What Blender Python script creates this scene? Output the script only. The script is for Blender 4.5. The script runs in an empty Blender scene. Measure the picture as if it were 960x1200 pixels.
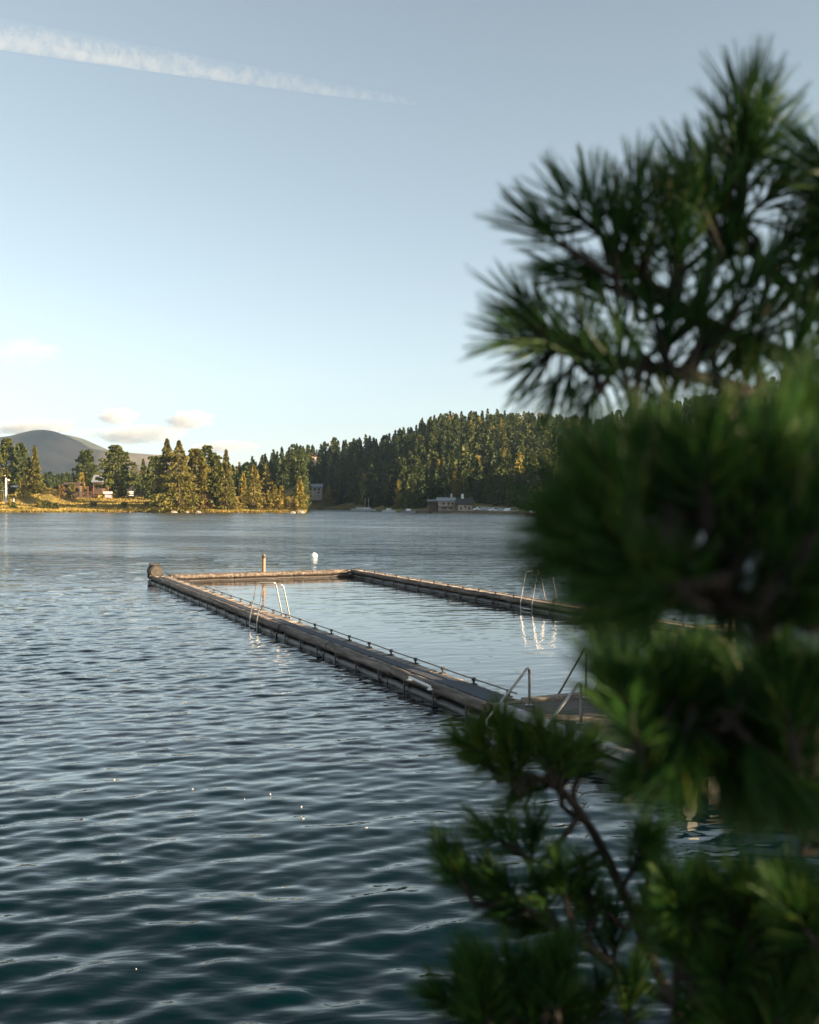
import bpy, math, random
import numpy as np
from mathutils import Vector, Matrix, Quaternion

R = math.radians
random.seed(7)
scene = bpy.context.scene
col = scene.collection

# ------------------------------------------------------------------ camera
H = 3.4                     # eye height above the water
F = 1167.0                  # focal length in pixels of the 960x1200 photograph
HOR = 589.0
cam_d = bpy.data.cameras.new("camera")
cam = bpy.data.objects.new("camera", cam_d)
col.objects.link(cam)
cam_d.sensor_fit = 'VERTICAL'
cam_d.sensor_height = 36.0
cam_d.sensor_width = 28.8
cam_d.lens = 35.0
cam.location = (0, 0, H)
cam.rotation_euler = (R(90) - math.atan((600 - HOR) / F), 0, 0)
cam_d.clip_start = 0.05
cam_d.clip_end = 30000
cam_d.dof.use_dof = True
cam_d.dof.focus_distance = 19.0
cam_d.dof.aperture_fstop = 3.6
scene.camera = cam

def pt(x, y, d):
    """the point at depth d on the line of sight through a pixel of the photograph"""
    return Vector(((x - 480) / F * d, d, H - (y - HOR) / F * d))

def ground_pt(x, y, z=0.0):
    d = F * (H - z) / (y - HOR)
    return Vector(((x - 480) / F * d, d, z))

# ------------------------------------------------------------------ helpers
def tag(o, label=None, cat=None, group=None, kind=None):
    if label: o['label'] = label
    if cat: o['category'] = cat
    if group: o['group'] = group
    if kind: o['kind'] = kind
    return o

def empty(name, loc, label=None, cat=None, group=None):
    o = bpy.data.objects.new(name, None)
    o.empty_display_size = 0.2
    o.location = loc
    col.objects.link(o)
    return tag(o, label, cat, group)

def world_loc(o):
    v = Vector((0, 0, 0))
    while o is not None:
        v += o.location
        o = o.parent
    return v

class MB:
    """collects shapes given in world coordinates and links them as one mesh object"""
    def __init__(self):
        self.v = []; self.f = []
    def add(self, vs, fs):
        n = len(self.v)
        self.v.extend([tuple(p) for p in vs])
        self.f.extend([tuple(i + n for i in f) for f in fs])
    def hexa(self, c8):
        self.add(c8, [(0, 3, 2, 1), (4, 5, 6, 7), (0, 1, 5, 4), (1, 2, 6, 5), (2, 3, 7, 6), (3, 0, 4, 7)])
    def box(self, x0, x1, y0, y1, z0, z1, fr=None):
        c = [(x0, y0, z0), (x1, y0, z0), (x1, y1, z0), (x0, y1, z0), (x0, y0, z1), (x1, y0, z1), (x1, y1, z1), (x0, y1, z1)]
        self.hexa([fr(*p) if fr else p for p in c])
    def tube(self, pts, r, n=8, cap=True, taper=None):
        pts = [Vector(p) for p in pts]
        rs = [r] * len(pts) if taper is None else [r + (taper - r) * i / (len(pts) - 1) for i in range(len(pts))]
        if isinstance(r, (list, tuple)): rs = list(r)
        vs = []; fs = []
        up = None
        for i, p in enumerate(pts):
            a = pts[max(i - 1, 0)]; b = pts[min(i + 1, len(pts) - 1)]
            d = (b - a).normalized()
            if up is None:
                up = Vector((0, 0, 1)) if abs(d.z) < .9 else Vector((1, 0, 0))
            s = d.cross(up)
            if s.length < 1e-5:
                s = d.orthogonal()
            s.normalize(); up = s.cross(d).normalized()
            for k in range(n):
                an = 2 * math.pi * k / n
                vs.append(p + s * (math.cos(an) * rs[i]) + up * (math.sin(an) * rs[i]))
        for i in range(len(pts) - 1):
            for k in range(n):
                fs.append((i * n + k, i * n + (k + 1) % n, (i + 1) * n + (k + 1) % n, (i + 1) * n + k))
        if cap:
            fs.append(tuple(range(n - 1, -1, -1)))
            fs.append(tuple((len(pts) - 1) * n + k for k in range(n)))
        self.add(vs, fs)
    def lathe(self, base, axis, prof, n=20):
        base = Vector(base); axis = Vector(axis).normalized()
        s = axis.orthogonal().normalized(); t = axis.cross(s)
        vs = []; fs = []
        for (r, h) in prof:
            for k in range(n):
                an = 2 * math.pi * k / n
                vs.append(base + axis * h + s * (math.cos(an) * r) + t * (math.sin(an) * r))
        for i in range(len(prof) - 1):
            for k in range(n):
                fs.append((i * n + k, i * n + (k + 1) % n, (i + 1) * n + (k + 1) % n, (i + 1) * n + k))
        fs.append(tuple(range(n - 1, -1, -1)))
        fs.append(tuple((len(prof) - 1) * n + k for k in range(n)))
        self.add(vs, fs)
    def build(self, name, mat, parent=None, smooth=False, bevel=0.0, loc=None):
        me = bpy.data.meshes.new(name)
        o = bpy.data.objects.new(name, me)
        off = Vector((0, 0, 0))
        if parent is not None:
            o.parent = parent
            off = world_loc(parent)
        elif loc is not None:
            o.location = loc; off = Vector(loc)
        me.from_pydata([(a[0] - off.x, a[1] - off.y, a[2] - off.z) for a in self.v], [], self.f)
        me.materials.append(mat)
        if smooth:
            me.polygons.foreach_set('use_smooth', [True] * len(me.polygons))
            if smooth != 'all':
                me.set_sharp_from_angle(angle=R(40))
        col.objects.link(o)
        if bevel:
            m = o.modifiers.new('bevel', 'BEVEL'); m.width = bevel; m.segments = 2; m.limit_method = 'ANGLE'
        return o

def np_mesh(name, V, Fq, mat, smooth=True, parent=None, loc=(0, 0, 0)):
    """fast mesh from numpy arrays: V (n,3), Fq (m,3 or 4)"""
    me = bpy.data.meshes.new(name)
    n, m, k = len(V), len(Fq), Fq.shape[1]
    me.vertices.add(n); me.vertices.foreach_set('co', np.asarray(V, np.float32).ravel())
    me.loops.add(m * k); me.loops.foreach_set('vertex_index', np.asarray(Fq, np.int32).ravel())
    me.polygons.add(m)
    me.polygons.foreach_set('loop_start', np.arange(0, m * k, k, dtype=np.int32))
    me.polygons.foreach_set('loop_total', np.full(m, k, np.int32))
    me.polygons.foreach_set('use_smooth', np.full(m, bool(smooth)))
    me.update(calc_edges=True)
    me.materials.append(mat)
    o = bpy.data.objects.new(name, me)
    o.location = loc
    if parent is not None: o.parent = parent
    col.objects.link(o)
    return o

def attr_float(o, name, vals):
    a = o.data.attributes.new(name, 'FLOAT', 'POINT')
    a.data.foreach_set('value', np.asarray(vals, np.float32))

# ------------------------------------------------------------------ materials
def mat(name):
    m = bpy.data.materials.new(name); m.use_nodes = True
    nt = m.node_tree; nt.nodes.clear()
    out = nt.nodes.new('ShaderNodeOutputMaterial')
    b = nt.nodes.new('ShaderNodeBsdfPrincipled')
    nt.links.new(b.outputs[0], out.inputs[0])
    return m, nt, b

def node(nt, typ, **kw):
    n = nt.nodes.new(typ)
    for k, v in kw.items():
        if k.startswith('_'):
            setattr(n, k[1:], v)
        else:
            n.inputs[k.replace('__', ' ')].default_value = v
    return n

def ramp(nt, stops, src=None):
    r = nt.nodes.new('ShaderNodeValToRGB')
    e = r.color_ramp.elements
    while len(e) < len(stops): e.new(0.5)
    for i, (p, c) in enumerate(stops):
        e[i].position = p; e[i].color = (*c, 1) if len(c) == 3 else c
    if src is not None: nt.links.new(src, r.inputs[0])
    return r

def noisy(name, stops, scale=3.0, rough=0.75, stretch=(1, 1, 1), rot=0.0, bump=0.0, detail=6, metallic=0.0, bscale=None, board=0.0):
    m, nt, b = mat(name)
    tc = nt.nodes.new('ShaderNodeNewGeometry')
    mp = nt.nodes.new('ShaderNodeMapping')
    mp.inputs['Scale'].default_value = stretch
    mp.vector_type = 'POINT'
    mr = nt.nodes.new('ShaderNodeMapping'); mr.inputs['Rotation'].default_value = (0, 0, rot)
    nt.links.new(tc.outputs['Position'], mr.inputs[0]); nt.links.new(mr.outputs[0], mp.inputs[0])
    nz = node(nt, 'ShaderNodeTexNoise', Scale=scale, Detail=detail, Roughness=0.65)
    nt.links.new(mp.outputs[0], nz.inputs['Vector'])
    src = nz.outputs['Fac']
    if board:                                   # every board has its own tone
        sx = nt.nodes.new('ShaderNodeSeparateXYZ'); nt.links.new(mr.outputs[0], sx.inputs[0])
        dv = node(nt, 'ShaderNodeMath', _operation='DIVIDE'); dv.inputs[1].default_value = board; nt.links.new(sx.outputs[0], dv.inputs[0])
        fl = node(nt, 'ShaderNodeMath', _operation='FLOOR'); nt.links.new(dv.outputs[0], fl.inputs[0])
        wn = nt.nodes.new('ShaderNodeTexWhiteNoise'); wn.noise_dimensions = '1D'; nt.links.new(fl.outputs[0], wn.inputs['W'])
        ma = node(nt, 'ShaderNodeMath', _operation='MULTIPLY_ADD'); ma.inputs[1].default_value = 0.26
        nt.links.new(wn.outputs['Value'], ma.inputs[0]); nt.links.new(src, ma.inputs[2])
        sb = node(nt, 'ShaderNodeMath', _operation='SUBTRACT'); sb.inputs[1].default_value = 0.13; nt.links.new(ma.outputs[0], sb.inputs[0])
        src = sb.outputs[0]
    rp = ramp(nt, stops, src)
    nt.links.new(rp.outputs[0], b.inputs['Base Color'])
    b.inputs['Roughness'].default_value = rough
    b.inputs['Metallic'].default_value = metallic
    if bump:
        n2 = node(nt, 'ShaderNodeTexNoise', Scale=bscale or scale * 3, Detail=6, Roughness=0.7)
        nt.links.new(mp.outputs[0], n2.inputs['Vector'])
        bp = node(nt, 'ShaderNodeBump', Strength=bump, Distance=0.02)
        nt.links.new(n2.outputs['Fac'], bp.inputs['Height']); nt.links.new(bp.outputs[0], b.inputs['Normal'])
    return m

# pool frame: s runs along the pool away from the camera, t to the right
ANG = R(24.3)
U = Vector((-math.sin(ANG), math.cos(ANG), 0)); W = Vector((math.cos(ANG), math.sin(ANG), 0))
O0 = Vector((0.887, 15.9, 0))
def P(s, t, z=0.0):
    return O0 + U * s + W * t + Vector((0, 0, z))
WR = -(math.pi / 2 + ANG)     # turns the pool axis onto x for stretched wood grain

M = {}
M['plank'] = noisy('weathered_plank', [(0.36, (0.16, 0.115, 0.085)), (0.5, (0.22, 0.18, 0.145)), (0.64, (0.33, 0.275, 0.23))], 5.0, 0.8, (0.25, 3, 3), WR, 0.5)
M['plank_cross'] = noisy('sunbleached_plank', [(0.36, (0.15, 0.12, 0.1)), (0.5, (0.32, 0.26, 0.215)), (0.64, (0.44, 0.37, 0.31))], 5.0, 0.8, (3, 0.3, 3), WR, 0.5, board=0.145)
M['log'] = noisy('weathered_log', [(0.36, (0.035, 0.026, 0.02)), (0.5, (0.11, 0.085, 0.066)), (0.64, (0.23, 0.185, 0.15))], 4.0, 0.8, (0.2, 2.5, 2.5), WR, 0.6)
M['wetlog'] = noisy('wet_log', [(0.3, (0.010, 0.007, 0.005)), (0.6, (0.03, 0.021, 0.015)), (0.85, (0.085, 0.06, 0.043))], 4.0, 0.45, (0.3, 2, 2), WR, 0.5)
M['mat'] = noisy('anti_slip_mat', [(0.3, (0.035, 0.042, 0.055)), (0.7, (0.075, 0.085, 0.1))], 14, 0.85, (1, 1, 1), 0, 0.4)
M['steel'] = noisy('stainless_steel', [(0.3, (0.26, 0.25, 0.235)), (0.7, (0.4, 0.385, 0.36))], 20, 0.3, metallic=0.95)
M['iron'] = noisy('dark_iron', [(0.3, (0.02, 0.016, 0.013)), (0.7, (0.06, 0.045, 0.035))], 20, 0.6, bump=0.3)
M['rubber'] = noisy('black_rubber', [(0.3, (0.008, 0.008, 0.008)), (0.7, (0.03, 0.028, 0.026))], 20, 0.7)
M['rail'] = noisy('rail_pipe', [(0.3, (0.1, 0.075, 0.055)), (0.7, (0.22, 0.17, 0.13))], 9, 0.5, bump=0.2)
M['white'] = noisy('white_paint', [(0.3, (0.6, 0.59, 0.56)), (0.7, (0.8, 0.79, 0.77))], 6, 0.5, bump=0.1)
M['barrel'] = noisy('brown_drum', [(0.3, (0.008, 0.006, 0.005)), (0.55, (0.018, 0.014, 0.011)), (0.8, (0.04, 0.032, 0.025))], 7, 0.6, bump=0.3)
M['face'] = noisy('drum_face', [(0.35, (0.012, 0.009, 0.007)), (0.55, (0.04, 0.03, 0.022)), (0.75, (0.08, 0.062, 0.045))], 7, 0.6, bump=0.3)
M['buoy'] = noisy('buoy_plastic', [(0.3, (0.7, 0.68, 0.62)), (0.7, (0.82, 0.8, 0.76))], 6, 0.4)
M['hutwall'] = noisy('dark_stained_wall', [(0.3, (0.012, 0.01, 0.008)), (0.7, (0.045, 0.034, 0.026))], 6, 0.75, (3, 3, 0.3), 0, 0.5)
M['bluewall'] = noisy('blue_grey_wall', [(0.3, (0.13, 0.17, 0.19)), (0.7, (0.22, 0.26, 0.28))], 5, 0.7, (4, 4, 0.3), 0, 0.3)
M['orange_wood'] = noisy('larch_post', [(0.3, (0.2, 0.115, 0.055)), (0.7, (0.34, 0.2, 0.1))], 6, 0.6, (3, 3, 0.3), 0, 0.3)
M['roofdark'] = noisy('dark_roof', [(0.3, (0.02, 0.018, 0.017)), (0.7, (0.05, 0.045, 0.04))], 6, 0.8, bump=0.4)
M['roofgrey'] = noisy('grey_roof', [(0.3, (0.16, 0.18, 0.2)), (0.7, (0.27, 0.29, 0.31))], 0.8, 0.6)
M['roofbrown'] = noisy('brown_roof', [(0.3, (0.14, 0.07, 0.04)), (0.7, (0.26, 0.13, 0.07))], 0.8, 0.7)
M['plaster'] = noisy('pale_plaster', [(0.3, (0.4, 0.33, 0.285)), (0.7, (0.54, 0.46, 0.41))], 0.7, 0.85)
M['plaster_warm'] = noisy('warm_plaster', [(0.3, (0.55, 0.42, 0.28)), (0.7, (0.7, 0.56, 0.4))], 0.7, 0.85)
M['timber'] = noisy('brown_timber', [(0.3, (0.05, 0.03, 0.02)), (0.7, (0.13, 0.08, 0.05))], 1.2, 0.8)
M['window'] = noisy('window_glass', [(0.3, (0.02, 0.025, 0.03)), (0.7, (0.05, 0.055, 0.06))], 1, 0.15)
M['red'] = noisy('red_paint', [(0.3, (0.12, 0.02, 0.015)), (0.7, (0.2, 0.035, 0.025))], 2, 0.6)
M['yellow'] = noisy('yellow_cloth', [(0.3, (0.5, 0.3, 0.03)), (0.7, (0.62, 0.4, 0.06))], 2, 0.7)
M['pink'] = noisy('pale_pink_cloth', [(0.3, (0.55, 0.38, 0.42)), (0.7, (0.7, 0.52, 0.54))], 2, 0.7)
M['carwhite'] = noisy('white_car_paint', [(0.3, (0.62, 0.62, 0.62)), (0.7, (0.76, 0.76, 0.76))], 1, 0.3)
M['carsilver'] = noisy('silver_car_paint', [(0.3, (0.3, 0.31, 0.32)), (0.7, (0.42, 0.43, 0.44))], 1, 0.3, metallic=0.4)
M['rock'] = noisy('grey_rock', [(0.3, (0.12, 0.1, 0.08)), (0.7, (0.33, 0.29, 0.24))], 1.0, 0.9, bump=0.8)
M['bank'] = noisy('bank_earth', [(0.3, (0.03, 0.035, 0.015)), (0.6, (0.07, 0.06, 0.035)), (0.8, (0.1, 0.085, 0.05))], 3.0, 0.95, bump=0.7)
M['bark'] = noisy('pine_bark', [(0.3, (0.010, 0.008, 0.006)), (0.55, (0.03, 0.022, 0.016)), (0.8, (0.07, 0.05, 0.036))], 60, 0.9, (1, 1, 1), 0, 0.8)
M['trunk'] = noisy('conifer_bark', [(0.3, (0.05, 0.033, 0.022)), (0.7, (0.14, 0.09, 0.06))], 3, 0.9, (1, 1, .3))
M['foam'] = noisy('white_foam', [(0.3, (0.26, 0.27, 0.27)), (0.7, (0.36, 0.37, 0.37))], 40, 0.7)

def leaf_mat(name, stops, transl=0.25, scale=0.35):
    """foliage: colour varies from clump to clump and from plant to plant"""
    m, nt, b = mat(name)
    g = nt.nodes.new('ShaderNodeNewGeometry')
    nz = node(nt, 'ShaderNodeTexNoise', Scale=scale, Detail=4, Roughness=0.6)
    nt.links.new(g.outputs['Position'], nz.inputs['Vector'])
    oi = nt.nodes.new('ShaderNodeObjectInfo')
    mx = node(nt, 'ShaderNodeMath', _operation='MULTIPLY_ADD')
    mx.inputs[1].default_value = 0.28
    nt.links.new(oi.outputs['Random'], mx.inputs[0]); nt.links.new(nz.outputs['Fac'], mx.inputs[2])
    sb = node(nt, 'ShaderNodeMath', _operation='SUBTRACT'); sb.inputs[1].default_value = 0.14
    nt.links.new(mx.outputs[0], sb.inputs[0])
    rp = ramp(nt, stops, sb.outputs[0])
    nt.links.new(rp.outputs[0], b.inputs['Base Color'])
    b.inputs['Roughness'].default_value = 0.6
    b.inputs['Specular IOR Level'].default_value = 0.25
    tr = nt.nodes.new('ShaderNodeBsdfTranslucent')
    nt.links.new(rp.outputs[0], tr.inputs[0])
    ms = nt.nodes.new('ShaderNodeMixShader'); ms.inputs[0].default_value = transl
    nt.links.new(b.outputs[0], ms.inputs[1]); nt.links.new(tr.outputs[0], ms.inputs[2])
    out = [n for n in nt.nodes if n.type == 'OUTPUT_MATERIAL'][0]
    nt.links.new(ms.outputs[0], out.inputs[0])
    return m

M['spruce'] = leaf_mat('spruce_foliage', [(0.3, (0.08, 0.085, 0.018)), (0.5, (0.125, 0.115, 0.024)), (0.72, (0.165, 0.138, 0.029))])
M['stonepine'] = leaf_mat('stone_pine_foliage', [(0.3, (0.055, 0.075, 0.018)), (0.5, (0.09, 0.105, 0.023)), (0.72, (0.125, 0.13, 0.029))])
M['larch'] = leaf_mat('larch_foliage', [(0.3, (0.15, 0.13, 0.025)), (0.5, (0.25, 0.2, 0.042)), (0.72, (0.36, 0.27, 0.06))])
M['hillgreen'] = leaf_mat('hill_conifer_foliage', [(0.3, (0.028, 0.045, 0.014)), (0.5, (0.055, 0.074, 0.019)), (0.72, (0.105, 0.112, 0.026))], scale=0.06)
M['bushred'] = leaf_mat('autumn_bush_foliage', [(0.3, (0.09, 0.06, 0.025)), (0.5, (0.17, 0.11, 0.04)), (0.7, (0.25, 0.17, 0.06))])
M['bushgreen'] = leaf_mat('green_bush_foliage', [(0.3, (0.06, 0.07, 0.016)), (0.5, (0.15, 0.135, 0.03)), (0.7, (0.22, 0.18, 0.04))])

# needles of the near pine: every needle carries its own tint
m, nt, b = mat('pine_needles'); M['needles'] = m
at = nt.nodes.new('ShaderNodeAttribute'); at.attribute_name = 'tint'
rp = ramp(nt, [(0.0, (0.007, 0.030, 0.012)), (0.5, (0.024, 0.08, 0.014)), (0.85, (0.07, 0.13, 0.016)), (1.0, (0.11, 0.115, 0.018))], at.outputs['Fac'])
nt.links.new(rp.outputs[0], b.inputs['Base Color'])
b.inputs['Roughness'].default_value = 0.45
b.inputs['Specular IOR Level'].default_value = 0.22
tr = nt.nodes.new('ShaderNodeBsdfTranslucent'); nt.links.new(rp.outputs[0], tr.inputs[0])
ms = nt.nodes.new('ShaderNodeMixShader'); ms.inputs[0].default_value = 0.3
nt.links.new(b.outputs[0], ms.inputs[1]); nt.links.new(tr.outputs[0], ms.inputs[2])
nt.links.new(ms.outputs[0], [n for n in nt.nodes if n.type == 'OUTPUT_MATERIAL'][0].inputs[0])

# ------------------------------------------------------------------ light
SUN_AZ, SUN_EL = 112.0, 12.0          # clockwise from the view direction, above the horizon
sd = bpy.data.lights.new('sun', 'SUN'); sun = bpy.data.objects.new('sun', sd); col.objects.link(sun)
sd.energy = 5.0; sd.angle = R(0.53); sd.color = (1.0, 0.76, 0.48)
sun.location = (40, -10, 30)
dirv = Vector((math.sin(R(SUN_AZ)) * math.cos(R(SUN_EL)), math.cos(R(SUN_AZ)) * math.cos(R(SUN_EL)), math.sin(R(SUN_EL))))
sun.rotation_euler = (-dirv).to_track_quat('-Z', 'Y').to_euler()

w = bpy.data.worlds.new('World'); scene.world = w; w.use_nodes = True
nt = w.node_tree; nt.nodes.clear()
sky = nt.nodes.new('ShaderNodeTexSky'); sky.sky_type = 'NISHITA'; sky.sun_disc = False
sky.sun_elevation = R(SUN_EL); sky.sun_rotation = R(SUN_AZ)
sky.altitude = 1700; sky.air_density = 1.0; sky.dust_density = 3.2; sky.ozone_density = 1.3
bg = nt.nodes.new('ShaderNodeBackground'); bg.inputs[1].default_value = 0.058
wo = nt.nodes.new('ShaderNodeOutputWorld')
hs = nt.nodes.new('ShaderNodeHueSaturation'); hs.inputs['Saturation'].default_value = 0.54; hs.inputs['Hue'].default_value = 0.476
nt.links.new(sky.outputs[0], hs.inputs['Color']); nt.links.new(hs.outputs[0], bg.inputs[0]); nt.links.new(bg.outputs[0], wo.inputs[0])

vs = scene.view_settings
vs.view_transform = 'Standard'; vs.look = 'None'; vs.gamma = 1.0; vs.use_curve_mapping = False
vs.exposure = 2.02
scene.cycles.max_bounces = 8
scene.cycles.volume_bounces = 5
scene.cycles.transparent_max_bounces = 12
scene.cycles.volume_step_rate = 0.25
scene.cycles.use_denoising = True

# ------------------------------------------------------------------ lake
POOL = dict(t0=0.85, t1=9.1, s0=-0.6, s1=28.8)
def build_lake():
    rng = np.random.default_rng(11)
    r = [2.6]
    while r[-1] < 1100:
        r.append(r[-1] + max(0.028, min(30, 0.00007 * r[-1] ** 2)))
    r = np.array(r)
    a_in = np.arange(-25, 25.001, 0.075); a_l = np.arange(-88, -25, 1.0); a_r = np.arange(26, 88.1, 1.0)
    az = np.radians(np.concatenate([a_l, a_in, a_r]))
    Rg, A = np.meshgrid(r, az, indexing='ij')
    X = Rg * np.sin(A); Y = Rg * np.cos(A)
    dr = np.gradient(r)[:, None] * np.ones_like(A)
    # shelter: inside the pool and beside the jetty the water is quieter
    S = (X - O0.x) * U.x + (Y - O0.y) * U.y; T = (X - O0.x) * W.x + (Y - O0.y) * W.y
    def sm(x, a, b): 
        q = np.clip((x - a) / (b - a), 0, 1); return q * q * (3 - 2 * q)
    inside = sm(T, 0.2, 0.9) * (1 - sm(T, 9.0, 9.6)) * sm(S, -0.8, -0.3) * (1 - sm(S, 28.6, 29.2))
    lee = sm(T, -2.2, 0.6) * (1 - sm(S, -1.2, -0.3))
    calm = 1 - 0.76 * inside - 0.72 * lee * (1 - inside)
    # patches of stronger and weaker wind
    gust = np.zeros_like(X)
    for k in range(9):
        lam = rng.uniform(9, 40); th = rng.uniform(0, 6.28); ph = rng.uniform(0, 6.28)
        gust += np.sin((X * np.cos(th) * 0.6 + Y * np.sin(th)) * 2 * np.pi / lam + ph)
    gust = np.clip(1 + 0.13 * gust, 0.45, 1.6)
    Z = np.zeros_like(X)
    N = 115
    lam = np.exp(rng.uniform(np.log(0.16), np.log(3.4), N))
    wgt = np.exp(-0.5 * (np.log(lam / 0.43) / 0.72) ** 2)
    sl = wgt / np.sqrt((wgt ** 2).sum() / 2) * 0.097
    th = np.radians(90 + 12 + rng.normal(0, 27, N))       # travel direction: towards / away from the shore
    ph = rng.uniform(0, 2 * np.pi, N)
    for i in range(N):
        k = 2 * np.pi / lam[i]
        fade = np.clip((lam[i] / dr - 2.0) / 4.0, 0, 1)
        Z += (sl[i] / k) * (1 + 0.8 * sm(Rg, 25, 90) * (lam[i] > 1.0)) * fade * np.sin(k * (X * np.cos(th[i]) + Y * np.sin(th[i])) + ph[i])
    # sharpen crests a little
    Z = Z * calm * gust
    V = np.stack([X, Y, Z], -1).reshape(-1, 3)
    n, mcol = X.shape
    idx = np.arange(n * mcol).reshape(n, mcol)
    Fq = np.stack([idx[:-1, :-1], idx[:-1, 1:], idx[1:, 1:], idx[1:, :-1]], -1).reshape(-1, 4)
    m = bpy.data.materials.new('lake_water'); m.use_nodes = True; nt = m.node_tree; nt.nodes.clear()
    out = nt.nodes.new('ShaderNodeOutputMaterial')
    at = nt.nodes.new('ShaderNodeAttribute'); at.attribute_name = 'ripple'
    g = nt.nodes.new('ShaderNodeNewGeometry')
    mp = nt.nodes.new('ShaderNodeMapping'); mp.inputs['Rotation'].default_value = (0, 0, R(-12)); mp.inputs['Scale'].default_value = (0.5, 1.25, 1)
    nt.links.new(g.outputs['Position'], mp.inputs[0])
    n1 = node(nt, 'ShaderNodeTexNoise', Scale=2.1, Detail=3.5, Roughness=0.55, Distortion=0.25)
    n2 = node(nt, 'ShaderNodeTexNoise', Scale=0.55, Detail=2.0, Roughness=0.5, Distortion=0.3)
    nt.links.new(mp.outputs[0], n1.inputs['Vector']); nt.links.new(mp.outputs[0], n2.inputs['Vector'])
    sm_ = node(nt, 'ShaderNodeMath', _operation='MULTIPLY_ADD'); sm_.inputs[1].default_value = 3.0
    nt.links.new(n2.outputs['Fac'], sm_.inputs[0]); nt.links.new(n1.outputs['Fac'], sm_.inputs[2])
    bs = node(nt, 'ShaderNodeMath', _operation='MULTIPLY'); bs.inputs[1].default_value = 0.8
    nt.links.new(at.outputs['Fac'], bs.inputs[0])
    bp = node(nt, 'ShaderNodeBump', Distance=0.12)
    nt.links.new(bs.outputs[0], bp.inputs['Strength']); nt.links.new(sm_.outputs[0], bp.inputs['Height'])
    fa = nt.nodes.new('ShaderNodeAttribute'); fa.attribute_name = 'far'
    acc = None
    for (sc_, am) in ((1.1, 0.30), (0.25, 0.42), (0.07, 0.26)):
        nn = node(nt, 'ShaderNodeTexNoise', Scale=sc_, Detail=2.0, Roughness=0.5); nt.links.new(mp.outputs[0], nn.inputs['Vector'])
        sb = nt.nodes.new('ShaderNodeVectorMath'); sb.operation = 'SUBTRACT'; nt.links.new(nn.outputs['Color'], sb.inputs[0]); sb.inputs[1].default_value = (.5, .5, .5)
        ml = nt.nodes.new('ShaderNodeVectorMath'); ml.operation = 'MULTIPLY'; nt.links.new(sb.outputs[0], ml.inputs[0]); ml.inputs[1].default_value = (am, am * 1.3, 0)
        if acc is None: acc = ml
        else:
            ad = nt.nodes.new('ShaderNodeVectorMath'); ad.operation = 'ADD'; nt.links.new(acc.outputs[0], ad.inputs[0]); nt.links.new(ml.outputs[0], ad.inputs[1]); acc = ad
    scl = nt.nodes.new('ShaderNodeVectorMath'); scl.operation = 'SCALE'; nt.links.new(acc.outputs[0], scl.inputs[0]); nt.links.new(fa.outputs['Fac'], scl.inputs['Scale'])
    ad = nt.nodes.new('ShaderNodeVectorMath'); ad.operation = 'ADD'; nt.links.new(bp.outputs[0], ad.inputs[0]); nt.links.new(scl.outputs[0], ad.inputs[1])
    nrm = nt.nodes.new('ShaderNodeVectorMath'); nrm.operation = 'NORMALIZE'; nt.links.new(ad.outputs[0], nrm.inputs[0])
    bp = nrm
    fr = node(nt, 'ShaderNodeFresnel', IOR=1.333); nt.links.new(bp.outputs[0], fr.inputs['Normal'])
    fc = ramp(nt, [(0.0, (0, 0, 0)), (0.03, (.011,) * 3), (0.1, (.10,) * 3), (0.3, (.54,) * 3), (0.6, (.88,) * 3), (1.0, (1, 1, 1))], fr.outputs[0])
    df = nt.nodes.new('ShaderNodeBsdfDiffuse'); df.inputs[0].default_value = (0.0004, 0.0092, 0.0135, 1)
    gl = nt.nodes.new('ShaderNodeBsdfGlossy'); ar = nt.nodes.new('ShaderNodeAttribute'); ar.attribute_name = 'rough'; nt.links.new(ar.outputs['Fac'], gl.inputs['Roughness'])
    nt.links.new(bp.outputs[0], gl.inputs['Normal'])
    mx = nt.nodes.new('ShaderNodeMixShader'); nt.links.new(fc.outputs[0], mx.inputs[0])
    nt.links.new(df.outputs[0], mx.inputs[1]); nt.links.new(gl.outputs[0], mx.inputs[2]); nt.links.new(mx.outputs[0], out.inputs[0])
    o = np_mesh('lake_water', V, Fq, m)
    attr_float(o, 'rough', (0.03 + 0.12 * sm(Rg, 22, 120)).ravel())
    attr_float(o, 'far', (sm(Rg, 30, 110) * (1 - .85 * inside)).ravel())
    attr_float(o, 'ripple', (calm * gust * (0.22 + 1.0 * sm(Rg, 14, 75))).ravel())
    tag(o, kind='structure')
build_lake()

# ------------------------------------------------------------------ far land
def smooth(x, a, b):
    q = np.clip((x - a) / (b - a), 0, 1); return q * q * (3 - 2 * q)

def q_of(px): return (px - 480) / F
# shoreline distance, ridge distance and ridge height by bearing (tangent)
SH_Q = np.array([-2.0, -0.60, q_of(0), q_of(200), q_of(345), q_of(358), q_of(366), q_of(400), q_of(440), q_of(480), q_of(560), q_of(630), q_of(720), 0.45, 0.8, 1.6, 2.4])
SH_Y = np.array([250, 330, 343, 339, 336, 338, 500, 470, 415, 338, 305, 272, 262, 225, 130, 60, 40], float)
RG_Q = np.array([-2.0, -0.60, q_of(0), q_of(200), q_of(280), q_of(330), q_of(390), q_of(450), q_of(480), q_of(500), q_of(540), q_of(590), q_of(640), q_of(700), 0.35, 0.55, 0.80, 1.2, 1.7, 2.4])
RG_Y = np.array([620, 620, 600, 600, 610, 610, 610, 620, 630, 630, 630, 620, 610, 590, 540, 470, 390, 300, 170, 100], float)
RG_Z = np.array([16, 14, 12, 12, 15, 24, 30, 32, 39, 44, 47, 46, 43, 40, 54, 68, 80, 86, 74, 10], float)  # right-hand heights, out of view, are raised to shade the lower far hill
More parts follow.
